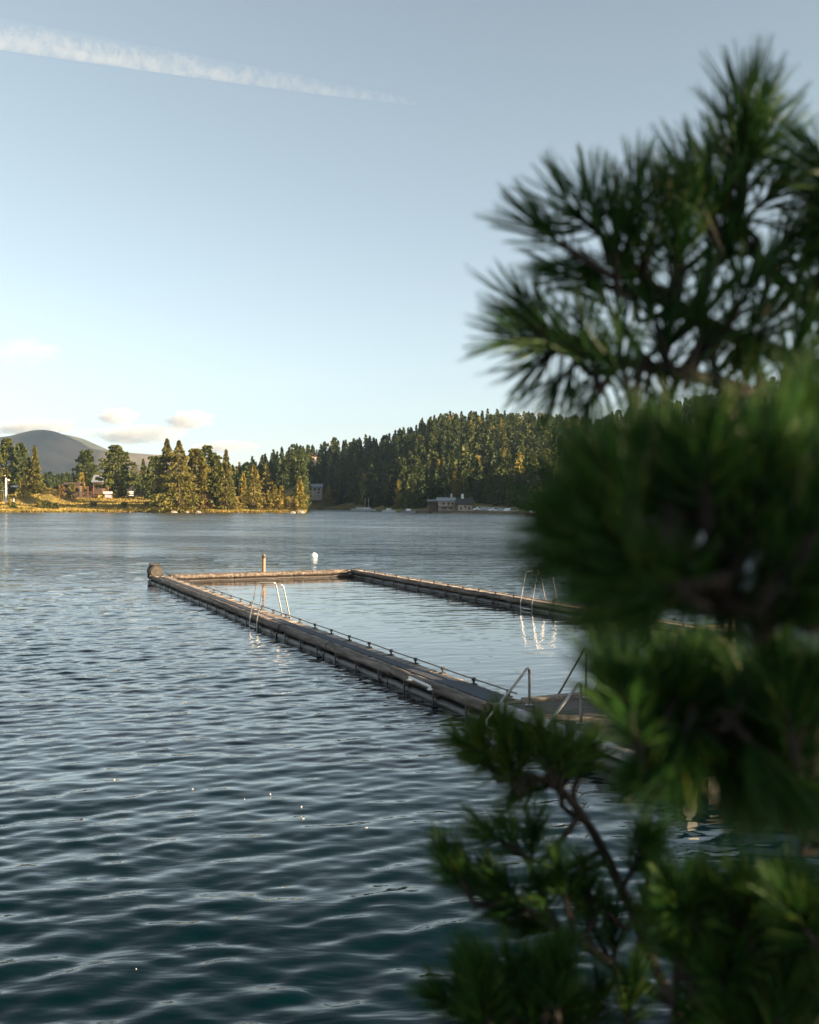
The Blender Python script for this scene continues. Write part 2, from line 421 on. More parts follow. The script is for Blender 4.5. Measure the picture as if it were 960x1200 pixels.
def land_h(X, Y):
    q = X / np.maximum(Y, 1e-3)
    ys = np.interp(q, SH_Q, SH_Y); yr = np.interp(q, RG_Q, RG_Y); zr = np.interp(q, RG_Q, RG_Z)
    d = Y - ys
    pen = smooth(-q, -q_of(350), -q_of(300))               # the grassy peninsula on the left
    wob = 0.6 * np.sin(X * 0.11 + Y * 0.05) + 0.5 * np.sin(X * 0.043 - Y * 0.09 + 1.0) + 0.3 * np.sin(X * 0.27 + 2)
    f = np.clip(d / np.maximum(yr - ys, 10), 0, 2)
    rise = np.where(f < 1, smooth(f, 0.0, 1.0), 1 - 0.12 * (f - 1))
    hill = 1.0 + 0.9 * np.clip(wob, -.8, 2) * smooth(d, 0, 20) + (zr - 1.5) * rise
    flat = 0.45 + np.clip(d, 0, 75) * 0.062 + np.clip(d - 75, 0, 400) * 0.024 + 0.35 * wob * smooth(d, 3, 25)
    h = hill * (1 - pen) + flat * pen
    h = np.maximum(h, zr * smooth(Y, 440, yr) * smooth(-q, -q_of(357), -q_of(338)))       # the hill runs on behind the peninsula
    for (bq, by, br, bh) in ((q_of(28), 384, 4.5, 2.3), (q_of(52), 402, 7, 5.0), (q_of(-4), 420, 9, 8.0), (q_of(62), 392, 4, 2.0)):
        h = h + bh * np.exp(-((X - bq * by) ** 2 + (Y - by) ** 2) / (2 * br * br))
    return np.where(d < 0, np.maximum(-3, d * 0.25), h * smooth(d, -1.5, 3.5) ) - 0.05

m, nt, b = mat('shore_grass')
g = nt.nodes.new('ShaderNodeNewGeometry')
n1 = node(nt, 'ShaderNodeTexNoise', Scale=0.09, Detail=6, Roughness=0.7); nt.links.new(g.outputs['Position'], n1.inputs['Vector'])
rp = ramp(nt, [(0.32, (0.05, 0.06, 0.014)), (0.48, (0.15, 0.12, 0.025)), (0.62, (0.26, 0.175, 0.045)), (0.78, (0.32, 0.22, 0.08))], n1.outputs['Fac'])
sx = nt.nodes.new('ShaderNodeSeparateXYZ'); nt.links.new(g.outputs['Position'], sx.inputs[0])
mr = node(nt, 'ShaderNodeMapRange'); mr.inputs['From Min'].default_value = 7; mr.inputs['From Max'].default_value = 13
nt.links.new(sx.outputs['Z'], mr.inputs['Value'])
mx = nt.nodes.new('ShaderNodeMix'); mx.data_type = 'RGBA'
nt.links.new(mr.outputs[0], mx.inputs['Factor']); nt.links.new(rp.outputs[0], mx.inputs['A'])
mx.inputs['B'].default_value = (0.02, 0.03, 0.012, 1)
nt.links.new(mx.outputs['Result'], b.inputs['Base Color']); b.inputs['Roughness'].default_value = 0.95
M['grassland'] = m

def build_land():
    q = np.concatenate([np.arange(-2, -0.46, 0.03), np.arange(-0.46, 0.23, 0.0016), np.arange(0.23, 2.4, 0.02)])
    # rows measured from the shore outwards
    d = np.concatenate([np.arange(-14, 60, 0.8), np.arange(60, 200, 3), np.arange(200, 900, 10)])
    Q, D = np.meshgrid(q, d, indexing='ij')
    Y = np.interp(Q, SH_Q, SH_Y) + D; X = Q * Y
    Z = land_h(X, Y)
    V = np.stack([X, Y, Z], -1).reshape(-1, 3)
    a, c = X.shape; idx = np.arange(a * c).reshape(a, c)
    Fq = np.stack([idx[:-1, :-1], idx[1:, :-1], idx[1:, 1:], idx[:-1, 1:]], -1).reshape(-1, 4)
    o = np_mesh('shore_land', V, Fq, M['grassland'])
    tag(o, kind='structure')
build_land()

# valley floor out to the mountains
mb = MB()
mb.add([(-3900, -900, -3.2), (3900, -900, -3.2), (3900, 4000, -3.2), (-3900, 4000, -3.2)], [(0, 1, 2, 3)])
M['ground'] = noisy('valley_floor', [(0.3, (0.03, 0.04, 0.018)), (0.7, (0.09, 0.085, 0.03))], 0.01, 0.95)
tag(mb.build('ground', M['ground']), kind='structure')

# the mountain behind the peninsula
def build_mountain():
    rx = np.array([-900, -500, -250, -120, -60, -20, 20, 48, 62, 72, 84, 100, 118, 135, 155, 180, 215, 260, 330, 420, 600, 900])
    ry = np.array([560, 552, 545, 535, 527, 519, 512, 508.5, 508.5, 510, 513, 520, 528, 535, 539, 540.5, 541, 546, 556, 566, 570, 574])
    D0 = 3050.0
    xs = np.linspace(-900, 900, 421); ds = np.linspace(-1150, 700, 120)
    rx = rx + 9
    PX, DD = np.meshgrid(xs, ds, indexing='ij')
    top = H + (HOR - np.interp(PX, rx, ry)) / F * D0
    X = (PX - 480) / F * D0; Y = D0 + DD
    rng = np.random.default_rng(5)
    nz = np.zeros_like(X)
    for i in range(26):
        lam = np.exp(rng.uniform(np.log(90), np.log(900))); th = rng.uniform(0, 6.28)
        nz += lam * 0.010 * np.sin(2 * np.pi / lam * (X * np.cos(th) + Y * np.sin(th)) + rng.uniform(0, 6.28))
    prof = np.where(DD < 0, 1 - smooth(-DD, 0, 1150) ** 0.9, 1 - smooth(DD, 0, 900))
    Z = -6 + (top + 6) * prof + nz * prof * smooth(np.abs(DD), 0, 260)
    V = np.stack([X, Y, Z], -1).reshape(-1, 3)
    a, c = X.shape; idx = np.arange(a * c).reshape(a, c)
    Fq = np.stack([idx[:-1, :-1], idx[1:, :-1], idx[1:, 1:], idx[:-1, 1:]], -1).reshape(-1, 4)
    m, nt, b = mat('mountain_heath')
    g = nt.nodes.new('ShaderNodeNewGeometry')
    n1 = node(nt, 'ShaderNodeTexNoise', Scale=0.0045, Detail=6, Roughness=0.62); nt.links.new(g.outputs['Position'], n1.inputs['Vector'])
    rp = ramp(nt, [(0.36, (0.045, 0.056, 0.042)), (0.5, (0.1, 0.088, 0.068)), (0.66, (0.2, 0.15, 0.105))], n1.outputs['Fac'])
    nt.links.new(rp.outputs[0], b.inputs['Base Color']); b.inputs['Roughness'].default_value = 0.95
    o = np_mesh('mountain', V, Fq, m); tag(o, kind='structure')
build_mountain()

# the bank under the camera and the pine
def build_bank():
    xs = np.linspace(-14, 16, 121); ys = np.linspace(-12, 10, 111)
    X, Y = np.meshgrid(xs, ys, indexing='ij')
    edge = 2.0 + 0.10 * np.clip(X - 1.5, 0, 20) ** 1.5 + 0.2 * np.sin(X * 1.3)
    Z = 1.7 - 2.6 * smooth(Y, edge, edge + 2.8) + 0.05 * np.sin(X * 2.1 + Y) * np.cos(Y * 1.7)
    V = np.stack([X, Y, Z], -1).reshape(-1, 3)
    a, c = X.shape; idx = np.arange(a * c).reshape(a, c)
    Fq = np.stack([idx[:-1, :-1], idx[1:, :-1], idx[1:, 1:], idx[:-1, 1:]], -1).reshape(-1, 4)
    tag(np_mesh('lake_bank', V, Fq, M['bank']), kind='structure')
build_bank()

# ------------------------------------------------------------------ trees of the far shore
def crown_mesh(name, rng, h, r, kind, n, leaf, material, base=0.06, stem=False):
    """many small sprays spread through the crown's volume, layered in whorls"""
    prof = {
        'spruce': lambda u: 1.3 * (1 - u) ** 0.85 * (0.6 + 0.4 * min(1, u * 6 + .3)),
        'pine': lambda u: 1.08 * (math.sqrt(max(0.0, 1 - ((u - 0.38) / 0.62) ** 2)) if u > .38 else 0.8 + 0.2 * math.sin(u / .38 * 1.57)),
        'larch': lambda u: 1.25 * (1 - u) ** 0.7 * (0.6 + 0.4 * min(1, u * 3)),
        'bush': lambda u: math.sqrt(max(0, 1 - (u * 0.98) ** 2)) * (0.8 + 0.25 * math.sin(u * 9)),
    }[kind]
    vs = []; fs = []
    nlev = max(5, int(h / (1.0 if kind != 'pine' else 1.5)))
    lob = [(rng.uniform(0, 6.28), rng.uniform(0.72, 1.25)) for _ in range(nlev)]
    arms = []
    for L in range(nlev):
        k = rng.randint(5, 8)
        a0 = rng.uniform(0, 6.28)
        arms.append([(a0 + 6.28 * i / k + rng.uniform(-.3, .3), rng.uniform(0.6, 1.12)) for i in range(k)])
    for i in range(n):
        u = rng.random() ** (1.25 if kind in ('spruce', 'larch') else 1.0)
        L = min(nlev - 1, int(u * nlev))
        uu = (L + rng.random() ** 1.5 * 0.75) / nlev if kind != 'bush' else u
        a, ln = rng.choice(arms[L])
        rad = prof(uu) * r * ln * lob[L][1] if kind != 'bush' else prof(uu) * r * rng.uniform(.75, 1.1)
        f = rng.random() ** 0.4
        a += rng.gauss(0, 0.16 if kind != 'bush' else 1.0)
        z = base * h + uu * h * (1 - base)
        droop = {'spruce': 0.34, 'pine': -0.12, 'larch': 0.12, 'bush': 0.0}[kind]
        p = Vector((math.cos(a) * rad * f, math.sin(a) * rad * f, z - droop * rad * f))
        sz = leaf * rng.uniform(0.6, 1.25)
        d = Vector((math.cos(a) + rng.gauss(0, .35), math.sin(a) + rng.gauss(0, .35), -droop + rng.gauss(0.05, .6))).normalized()
        s = d.cross(Vector((rng.gauss(0, 1), rng.gauss(0, 1), rng.gauss(0.25, .8)))).normalized()
        n0 = len(vs)
        wq = sz * (0.42 if kind in ('spruce', 'larch') else 0.6)
        vs += [p - d * sz * .4, p + s * wq, p + d * sz * .75 + Vector((0, 0, -sz * .12)), p - s * wq]
        fs.append((n0, n0 + 1, n0 + 2, n0 + 3))
    # leading shoot
    if kind in ('spruce', 'larch'):
        for k in range(5):
            a = k * 2.1; z = h * (0.9 + 0.022 * k); ww = leaf * 0.3 * (1 - k * .12); n0 = len(vs)
            c, s_ = math.cos(a), math.sin(a)
            vs += [Vector((-c * ww, -s_ * ww, z - leaf * .2)), Vector((c * ww, s_ * ww, z - leaf * .2)), Vector((0, 0, z + leaf * 0.7))]
            fs.append((n0, n0 + 1, n0 + 2))
    if stem:
        n0 = len(vs); w0 = 0.035 * h * .5
        for z, ww in ((-.03 * h, w0), (h * .95, w0 * .25)):
            vs += [Vector((math.cos(k * 2.094) * ww, math.sin(k * 2.094) * ww, z)) for k in range(3)]
        fs += [(n0 + k, n0 + (k + 1) % 3, n0 + 3 + (k + 1) % 3, n0 + 3 + k) for k in range(3)]
    me = bpy.data.meshes.new(name)
    me.from_pydata([tuple(v) for v in vs], [], fs)
    me.materials.append(material)
    return me

def add_tree(name, x, ytop, ybase, wpx, kind, mkey, label, cat, Y=None, group=None, n=1700, leaf=0.95, trunkless=0.06, seed=0):
    rng = random.Random(seed + int(x * 7))
    if Y is None:                       # stand it on the land seen at its base pixel
        for Y in np.arange(338, 640, 1.0):
            X = (x - 480) / F * Y
            zb = float(land_h(np.array(X), np.array(Y)))
            if HOR - (zb - H) / Y * F <= ybase and zb > 0: break
    X = (x - 480) / F * Y
    zb = float(land_h(np.array(X), np.array(Y)))
    h = (HOR - ytop) / F * Y + H - zb
    r = wpx / 2 / F * Y * (1.2 if wpx < 32 else 1.06)
    e = empty(name, (X, Y, zb - 0.1), label, cat, group)
    me = crown_mesh('crown', rng, h, r, kind, n, leaf, M[mkey], base=trunkless)
    c = bpy.data.objects.new('crown', me); c.parent = e; col.objects.link(c)
    t = MB()
    lean = rng.uniform(-.01, .01) * h
    t.tube([Vector((X, Y, zb - .4)), Vector((X + lean * .4, Y, zb + h * .4)), Vector((X + lean, Y, zb + h * .93))], [h * .018 + .06, h * .012 + .03, .03], 8)
    t.build('trunk', M['trunk'], e, smooth=True)
    return e

G1 = 'tall conifers on the grassy peninsula'
SP, PN, LA = 'spruce', 'pine', 'larch'
trees = [
 ('stone_pine', 8, 513, 577, 17, PN, 'stonepine', 'dark stone pine at the far left edge of the peninsula, tallest of its clump'),
 ('stone_pine', 24, 518, 580, 17, PN, 'stonepine', 'broad stone pine second in the clump at the left edge of the shore'),
 ('spruce_tree', 41, 521, 578, 17, SP, 'spruce', 'pointed golden green spruce ending the left clump, before the blue mountain'),
 ('spruce_tree', 34, 535, 580, 13, SP, 'spruce', 'short spruce tucked between the taller trees of the left clump'),
 ('stone_pine', -8, 516, 580, 20, PN, 'stonepine', 'stone pine cut off by the left edge of the photo'),
 ('stone_pine', 101, 527, 581, 25, PN, 'stonepine', 'rounded dark stone pine standing alone left of the broad one with banners below'),
 ('larch_tree', 96, 553, 582, 10, LA, 'larch', 'small yellow green tree in front of the rounded stone pine'),
 ('stone_pine', 136, 521, 584, 36, PN, 'stonepine', 'broad full stone pine with bushy outline behind the white and pink banners'),
 ('larch_tree', 158, 541, 580, 16, LA, 'spruce', 'slim pale conifer just right of the broad stone pine'),
 ('spruce_tree', 168, 537, 578, 11, SP, 'spruce', 'narrow dark topped spruce in the gap before the biggest spruce'),
 ('stone_pine', 181, 534, 586, 20, PN, 'stonepine', 'dark pine leaning against the left side of the biggest spruce'),
 ('spruce_tree', 196, 513, 594, 42, SP, 'spruce', 'thin topped dark spruce behind the left half of the biggest spruce'),
 ('spruce_tree', 210, 515, 598.5, 54, SP, 'spruce', 'biggest golden spruce on the shore, wide and reaching down to the water'),
 ('stone_pine', 229, 525, 596, 26, PN, 'spruce', 'olive pine standing right of the biggest golden spruce'),
 ('stone_pine', 243, 521, 592, 20, PN, 'stonepine', 'dark pine with a round tufted top in the middle clump'),
 ('stone_pine', 253, 533, 592, 22, PN, 'stonepine', 'dense dark pine left of the slender bright spruce'),
 ('spruce_tree', 265, 526, 598, 22, SP, 'spruce', 'slender bright green spruce at the right end of the middle clump'),
 ('larch_tree', 285, 552, 594, 10, LA, 'larch', 'thin larch with bare lower trunk between spruce and golden larch'),
 ('larch_tree', 298, 544, 597, 20, LA, 'larch', 'tallest golden larch in front of the dark wooded hill'),
 ('larch_tree', 315, 574, 596, 11, LA, 'larch', 'smallest golden larch of the row toward the point'),
 ('larch_tree', 322, 567, 597, 10, LA, 'larch', 'left one of two touching golden larches near the point'),
 ('larch_tree', 330, 569, 598, 13, LA, 'larch', 'right one of two touching golden larches near the point'),
 ('larch_tree', 351, 558, 599, 15, LA, 'larch', 'last golden larch alone at the tip of the point'),
]
for i, (nm, x, yt, yb, wp, kd, mk, lb) in enumerate(trees):
    big = wp > 24
    add_tree(nm, x, yt, yb, wp, kd, mk, lb, 'tree', group=G1, n=(6500 if big else 3400) if kd != LA else 2200,
             leaf=(0.72 if kd != LA else 0.62), trunkless=(0.03 if kd != LA else 0.06), seed=i)

def bush(x, ytop, ybase, wpx, mkey, label, Y=None, n=420, group='bushes along the grassy shore'):
    rng = random.Random(int(x * 13 + ytop))
    if Y is None:
        for Y in np.arange(338, 520, .5):
            X = (x - 480) / F * Y; zb = float(land_h(np.array(X), np.array(Y)))
            if HOR - (zb - H) / Y * F <= ybase and zb > 0: break
    X = (x - 480) / F * Y; zb = float(land_h(np.array(X), np.array(Y)))
    h = (ybase - ytop) / F * Y
    me = crown_mesh('shrub', rng, h, wpx / 2 / F * Y, 'bush', n, 0.5, M[mkey], base=0.0)
    o = bpy.data.objects.new('shrub', me); o.location = (X, Y, zb - .1); col.objects.link(o)
    tag(o, label, 'shrub', group)
bush(241, 576, 598, 18, 'bushred', 'large round reddish bush at the water below the middle clump', n=900)
bush(213, 589, 599, 16, 'bushred', 'low yellowish bush at the foot of the biggest spruce')
bush(14, 588, 596.5, 14, 'bushgreen', 'dark low bush on the meadow near the left edge')
bush(48, 586, 595, 12, 'bushgreen', 'left bush of the three in the middle of the meadow')
bush(57, 588, 596, 12, 'bushgreen', 'middle bush of the three in the middle of the meadow')
bush(66, 589, 597, 9, 'bushgreen', 'right bush of the three in the middle of the meadow')
bush(110, 588, 595, 11, 'bushgreen', 'small bush on the meadow below the rounded stone pine')
bush(146, 588, 597, 15, 'bushgreen', 'bright low bush on the meadow below the broad stone pine')
bush(343, 588, 599, 7, 'bushred', 'tiny bush beside the last larch on the point', n=200)
bush(84, 566, 584, 15, 'bushgreen', 'leafy bush in front of the brown cabin', n=600)
bush(72, 568, 584, 12, 'bushred', 'brownish bush left of the brown cabin', n=500)
bush(27, 560, 583, 20, 'bushgreen', 'tall bush beneath the trees of the left clump', n=700)
bush(4, 566, 586, 16, 'bushgreen', 'leafy bush behind the white pole at the left edge', n=500)

# meadow grass and reeds, upright blades that catch the low sun
def build_grass():
    rng = np.random.default_rng(3)
    n = 42000
    px = rng.uniform(-40, 372, n); q = (px - 480) / F
    d = 0.3 + 95 * rng.random(n) ** 1.5
    Y = np.interp(q, SH_Q, SH_Y) + d; X = q * Y; Z = land_h(X, Y)
    keep = (px < 350) & (Z > 0.05)
    X, Y, Z = X[keep], Y[keep], Z[keep]; n = len(X)
    clump = 0.5 + 0.5 * np.sin(X * .35 + 1.3 * np.sin(Y * .21)) * np.sin(Y * .3 + X * .08)
    hgt = rng.uniform(.25, .6, n) * (0.5 + .9 * clump); wd = rng.uniform(.12, .3, n)
    a = rng.uniform(0, np.pi, n); cx, sy = np.cos(a) * wd, np.sin(a) * wd; lx, ly = rng.normal(0, .18, n), rng.normal(0, .18, n)
    V = np.stack([np.stack([X - cx, Y - sy, Z - .08], -1), np.stack([X + cx, Y + sy, Z - .08], -1), np.stack([X + cx * .5 + lx, Y + sy * .5 + ly, Z + hgt], -1), np.stack([X - cx * .6 + lx, Y - sy * .6 + ly, Z + hgt * .9], -1)], 1).reshape(-1, 3)
    Fq = np.arange(4 * n).reshape(n, 4)
    m = leaf_mat('meadow_grass', [(0.3, (0.1, 0.095, 0.02)), (0.46, (0.25, 0.19, 0.04)), (0.62, (0.38, 0.27, 0.07)), (0.75, (0.42, 0.31, 0.12))], 0.3, 0.16)
    tag(np_mesh('grass', V, Fq, m, smooth=False), 'golden meadow grass on the peninsula', 'grass', kind='stuff')
build_grass()

# rocks at the water's edge
def rock(x, y, wpx, label):
    p = ground_pt(x, y, 0.3); rng = random.Random(int(x)); r = wpx / 2 / F * p.y
    mb = MB(); vs = []; fs = []
    n, k = 9, 5
    for i in range(k + 1):
        a = math.pi * i / k
        for j in range(n):
            b_ = 2 * math.pi * j / n; q = rng.uniform(.75, 1.15)
            vs.append((p.x + math.sin(a) * math.cos(b_) * r * q, p.y + math.sin(a) * math.sin(b_) * r * q, 0.15 + math.cos(a) * r * .55 * q))
    for i in range(k):
        for j in range(n):
            fs.append((i * n + j, (i + 1) * n + j, (i + 1) * n + (j + 1) % n, i * n + (j + 1) % n))
    mb.add(vs, fs)
    tag(mb.build('shore_rock', M['rock'], loc=(p.x, p.y, 0)), label, 'rock', "rocks at the peninsula's waterline")
rock(352, 600.2, 11, 'brown boulder at the very tip of the point')
rock(343, 600.4, 7, 'small boulder left of the tip of the point')
rock(232, 600, 8, 'pale rock at the water below the biggest spruce')
rock(204, 599.8, 9, 'flat grey rock at the water left of the pale one')
rock(219, 599.9, 5, 'little rock between two larger ones below the biggest spruce')

# ------------------------------------------------------------------ forest on the hill
def hill_points():
    rng = random.Random(21)
    pts = []
    cell = {}
    for _ in range(95000):
        px = rng.uniform(235, 930); q = q_of(px)
        ys = np.interp(q, SH_Q, SH_Y); yr = np.interp(q, RG_Q, RG_Y)
        f = rng.uniform(0.0, 1.04) ; Y = ys + 16 + (yr - ys - 10) * f
        if px < 352 and Y < 458: continue
        if 358 < px < 384 and Y < 512 + 18: continue
        if 495 < px < 610 and Y < ys + 36: continue
        X = q * Y
        c = (int(X / 5), int(Y / 5)); ok = True
        for a in (-1, 0, 1):
            for b_ in (-1, 0, 1):
                for (x2, y2) in cell.get((c[0] + a, c[1] + b_), []):
                    if (x2 - X) ** 2 + (y2 - Y) ** 2 < 4.7 ** 2: ok = False
        if not ok: continue
        cell.setdefault(c, []).append((X, Y)); pts.append((X, Y, px, f))
    return pts
hp = hill_points()
hrng = random.Random(4)
VAR = []
for i in range(8):
    kd = ['spruce', 'spruce', 'spruce', 'pine', 'spruce', 'pine', 'larch', 'spruce'][i]
    hh = 10.0; rr = [1.7, 2.0, 1.5, 1.9, 1.8, 1.8, 1.9, 2.1][i]
    VAR.append(crown_mesh('hill_conifer', random.Random(100 + i), hh, rr, kd, 380, 0.78,
                          M['larch' if kd == 'larch' else 'hillgreen'], base=0.04, stem=True))
def hill_tree_params(X, Y, px, f):
    v = hrng.choice([0, 1, 2, 3, 4, 5, 7, 0, 2, 4, 7, 1, 0, 2, 4, 6])
    sc = hrng.uniform(0.7, 1.45) * (1.0 if f > .5 else 1.12)
    return v, sc, hrng.uniform(0, 6.28)
hp.sort(key=lambda p: p[1])
# those that show largest: nearest first and with open view; the rest is one wood
front = [p for p in hp if p[2] < 690]
chosen = set()
cellpx = {}
for i, p in enumerate(front):
    X, Y, px, f = p
    ztop = float(land_h(np.array(X), np.array(Y))) + 10
    key = (int(px / 7), int((HOR - (ztop - H) / Y * F) / 7))
    if key in cellpx: continue
    cellpx[key] = 1; chosen.add(p)
    if len(chosen) >= 300: break
restV = []; restF = []; nv = 0
larchV = []; larchF = []; nl = 0
for p in hp:
    X, Y, px, f = p
    v, sc, rz = hill_tree_params(*p)
    zb = float(land_h(np.array(X), np.array(Y))) - 0.2
    if p in chosen:
        o = bpy.data.objects.new('hill_conifer', VAR[v]); o.location = (X, Y, zb)
        o.rotation_euler = (0, 0, rz); o.scale = (sc, sc, sc); col.objects.link(o)
        if v == 6: lab = 'pale yellowish larch standing among dark conifers on the wooded far hill'
        elif v in (3, 5): lab = 'round topped dark pine among the conifers on the wooded far hill'
        elif f < 0.4: lab = 'pointed dark spruce on the shaded lower slope of the far hill'
        else: lab = 'pointed spruce on the upper slope of the wooded far hill'
        tag(o, lab, 'tree', 'conifers covering the wooded far hill')
    else:
        me = VAR[v]
        co = np.empty(len(me.vertices) * 3, np.float32); me.vertices.foreach_get('co', co); co = co.reshape(-1, 3) * sc
        c, s = math.cos(rz), math.sin(rz)
        co = np.stack([co[:, 0] * c - co[:, 1] * s + X, co[:, 0] * s + co[:, 1] * c + Y, co[:, 2] + zb], -1)
        fq = np.array([tuple(q.vertices) for q in me.polygons if len(q.vertices) == 4], np.int32)
        if v == 6:
            larchV.append(co); larchF.append(fq + nl); nl += len(co)
        else:
            restV.append(co); restF.append(fq + nv); nv += len(co)
V1 = np.concatenate(restV); F1 = np.concatenate(restF)
V2 = np.concatenate(larchV); F2 = np.concatenate(larchF) + len(V1)
wood = np_mesh('hill_forest', np.concatenate([V1, V2]), np.concatenate([F1, F2]), M['hillgreen'], smooth=False)
wood.data.materials.append(M['larch'])
wood.data.polygons.foreach_set('material_index', np.concatenate([np.zeros(len(F1), np.int32), np.ones(len(F2), np.int32)]))
tag(wood, 'dense conifer wood covering the far hill up to its ridge', 'forest', kind='stuff')
# the far belt of trees in the valley behind the peninsula
def belt(name, x0, x1, Y0, Y1, n, label, hs=(.8, 1.3), seed=3):
    rng = random.Random(seed); Vs = []; Fs = []; k = 0
    for _ in range(n):
        Y = rng.uniform(Y0, Y1); px = rng.uniform(x0, x1); X = (px - 480) / F * Y
        me = VAR[rng.choice([0, 1, 2, 4, 7, 3, 5])]; sc = rng.uniform(*hs)
        co = np.empty(len(me.vertices) * 3, np.float32); me.vertices.foreach_get('co', co); co = co.reshape(-1, 3) * sc
        zb = float(land_h(np.array(X), np.array(Y)))
        co += np.array([X, Y, zb], np.float32)
        fq = np.array([tuple(q.vertices) for q in me.polygons if len(q.vertices) == 4], np.int32)
        Vs.append(co); Fs.append(fq + k); k += len(co)
    o = np_mesh(name, np.concatenate(Vs), np.concatenate(Fs), M['hillgreen'], smooth=False)
    tag(o, label, 'forest', kind='stuff')
belt('valley_forest', -60, 130, 540, 760, 330, 'dim belt of forest in the valley below the blue mountain', (.75, 1.1))
belt('back_forest', 130, 300, 440, 600, 230, 'dark wood filling the ground behind the peninsula trees', (.75, 1.15), 8)

# ------------------------------------------------------------------ buildings and small things on the far shore
def land_z(X, Y): return float(land_h(np.array(float(X)), np.array(float(Y))))

def house(name, x0, x1, ytop_wall, ybase, Y, depth, label, wallmat, roofmat, roof='gable', rh=2.0, windows=(), eave=0.6, low=None):
    X0 = (x0 - 480) / F * Y; X1 = (x1 - 480) / F * Y
    z0 = H - (ybase - HOR) / F * Y; z1 = H - (ytop_wall - HOR) / F * Y
    e = empty(name, ((X0 + X1) / 2, Y + depth / 2, z0), label, 'house')
    mb = MB(); mb.box(X0, X1, Y, Y + depth, z0 - 3, z1); mb.build('wall', M[wallmat], e, bevel=.03)
    mb = MB()
    if roof == 'gable':       # ridge parallel to the shore
        ym = Y + depth / 2
        a = [(X0 - eave, Y - eave, z1 - .1), (X1 + eave, Y - eave, z1 - .1), (X1 + eave, ym, z1 + rh), (X0 - eave, ym, z1 + rh),
             (X0 - eave, Y + depth + eave, z1 - .1), (X1 + eave, Y + depth + eave, z1 - .1)]
        mb.add([*a, *[(p[0], p[1], p[2] + .25) for p in a]], [(0, 1, 2, 3), (3, 2, 5, 4), (6, 9, 8, 7), (9, 10, 11, 8), (0, 6, 7, 1), (4, 5, 11, 10), (0, 3, 9, 6), (3, 4, 10, 9), (1, 7, 8, 2), (2, 8, 11, 5)])
    else:                     # gable end towards the lake
        xm = (X0 + X1) / 2
        a = [(X0 - eave, Y - eave, z1 - .1), (X0 - eave, Y + depth + eave, z1 - .1), (xm, Y + depth + eave, z1 + rh), (xm, Y - eave, z1 + rh),
             (X1 + eave, Y - eave, z1 - .1), (X1 + eave, Y + depth + eave, z1 - .1)]
        mb.add([*a, *[(p[0], p[1], p[2] + .25) for p in a]], [(0, 1, 2, 3), (3, 2, 5, 4), (6, 9, 8, 7), (9, 10, 11, 8), (0, 6, 7, 1), (4, 5, 11, 10), (0, 3, 9, 6), (3, 4, 10, 9), (1, 7, 8, 2), (2, 8, 11, 5)])
        g = MB(); g.add([(X0, Y + .02, z1), (X1, Y + .02, z1), (xm, Y + .02, z1 + rh), (X0, Y + .3, z1), (X1, Y + .3, z1), (xm, Y + .3, z1 + rh)], [(0, 1, 2), (3, 5, 4), (0, 3, 4, 1), (1, 4, 5, 2), (2, 5, 3, 0)])
        g.build('gable', M['timber' if wallmat != 'timber' else 'plaster'], e)
    rf = mb.build('roof', M[roofmat], e)
    for (wx, wy, ww, wh) in windows:
        cx = (wx - 480) / F * Y; cz = H - (wy - HOR) / F * Y; hw = ww / 2 / F * Y; hh = wh / 2 / F * Y
        fr = MB()
        for bx in ((cx - hw - .1, cx - hw, cz - hh - .1, cz + hh + .1), (cx + hw, cx + hw + .1, cz - hh - .1, cz + hh + .1)):
            fr.box(bx[0], bx[1], Y - .08, Y + .02, bx[2], bx[3])
        fr.box(cx - hw, cx + hw, Y - .08, Y + .02, cz + hh, cz + hh + .1); fr.box(cx - hw, cx + hw, Y - .1, Y + .02, cz - hh - .1, cz - hh)
        fo = fr.build('window', M['timber'], e)
        gl = MB(); gl.box(cx - hw, cx + hw, Y - .04, Y + .01, cz - hh, cz + hh); gl.build('pane', M['window'], fo)
    return e, rf, (X0, X1, z0, z1)

e, rf, (X0, X1, z0, z1) = house('lakeside_house', 514, 533, 587, 601, 325, 9, 'pink plastered lakeside house with long grey roof and terrace',
      'plaster', 'roofgrey', 'gable', 0.9, windows=[(520, 590, 1.8, 2.2), (526, 590, 1.8, 2.2), (530.5, 590, 1.5, 2.2), (521, 595, 3, 2.4), (528, 595, 3, 2.4)])
mb = MB(); mb.box((502.5 - 480) / F * 325, X0 - .02, 327, 334, z0 - 2, H + (589 - 588) / F * 325); mb.build('wing', M['timber'], e)
mb = MB(); zt = H + (589 - 586.6) / F * 325; mb.box((501 - 480) / F * 325, X0 + .5, 326, 335, zt - .25, zt + .35); mb.build('wing_roof', M['roofgrey'], e)
mb = MB(); zt = H - (593.5 - 589) / F * 325; mb.box(X0 - .3, X1 + .3, 323.2, 324.97, zt - .12, zt); 
for q in range(9): mb.box(X0 - .3 + q * (X1 - X0 + .5) / 8, X0 - .2 + q * (X1 - X0 + .5) / 8, 323.2, 323.3, zt, zt + 1)
mb.box(X0 - .3, X1 + .3, 323.2, 323.3, zt + 1.0, zt + 1.1); mb.build('balcony', M['timber'], e)
mb = MB(); mb.box(X1 - 1.2, X1 - .6, 328.8, 329.4, z1 + .6, z1 + 2.4); mb.build('chimney', M['plaster'], rf)

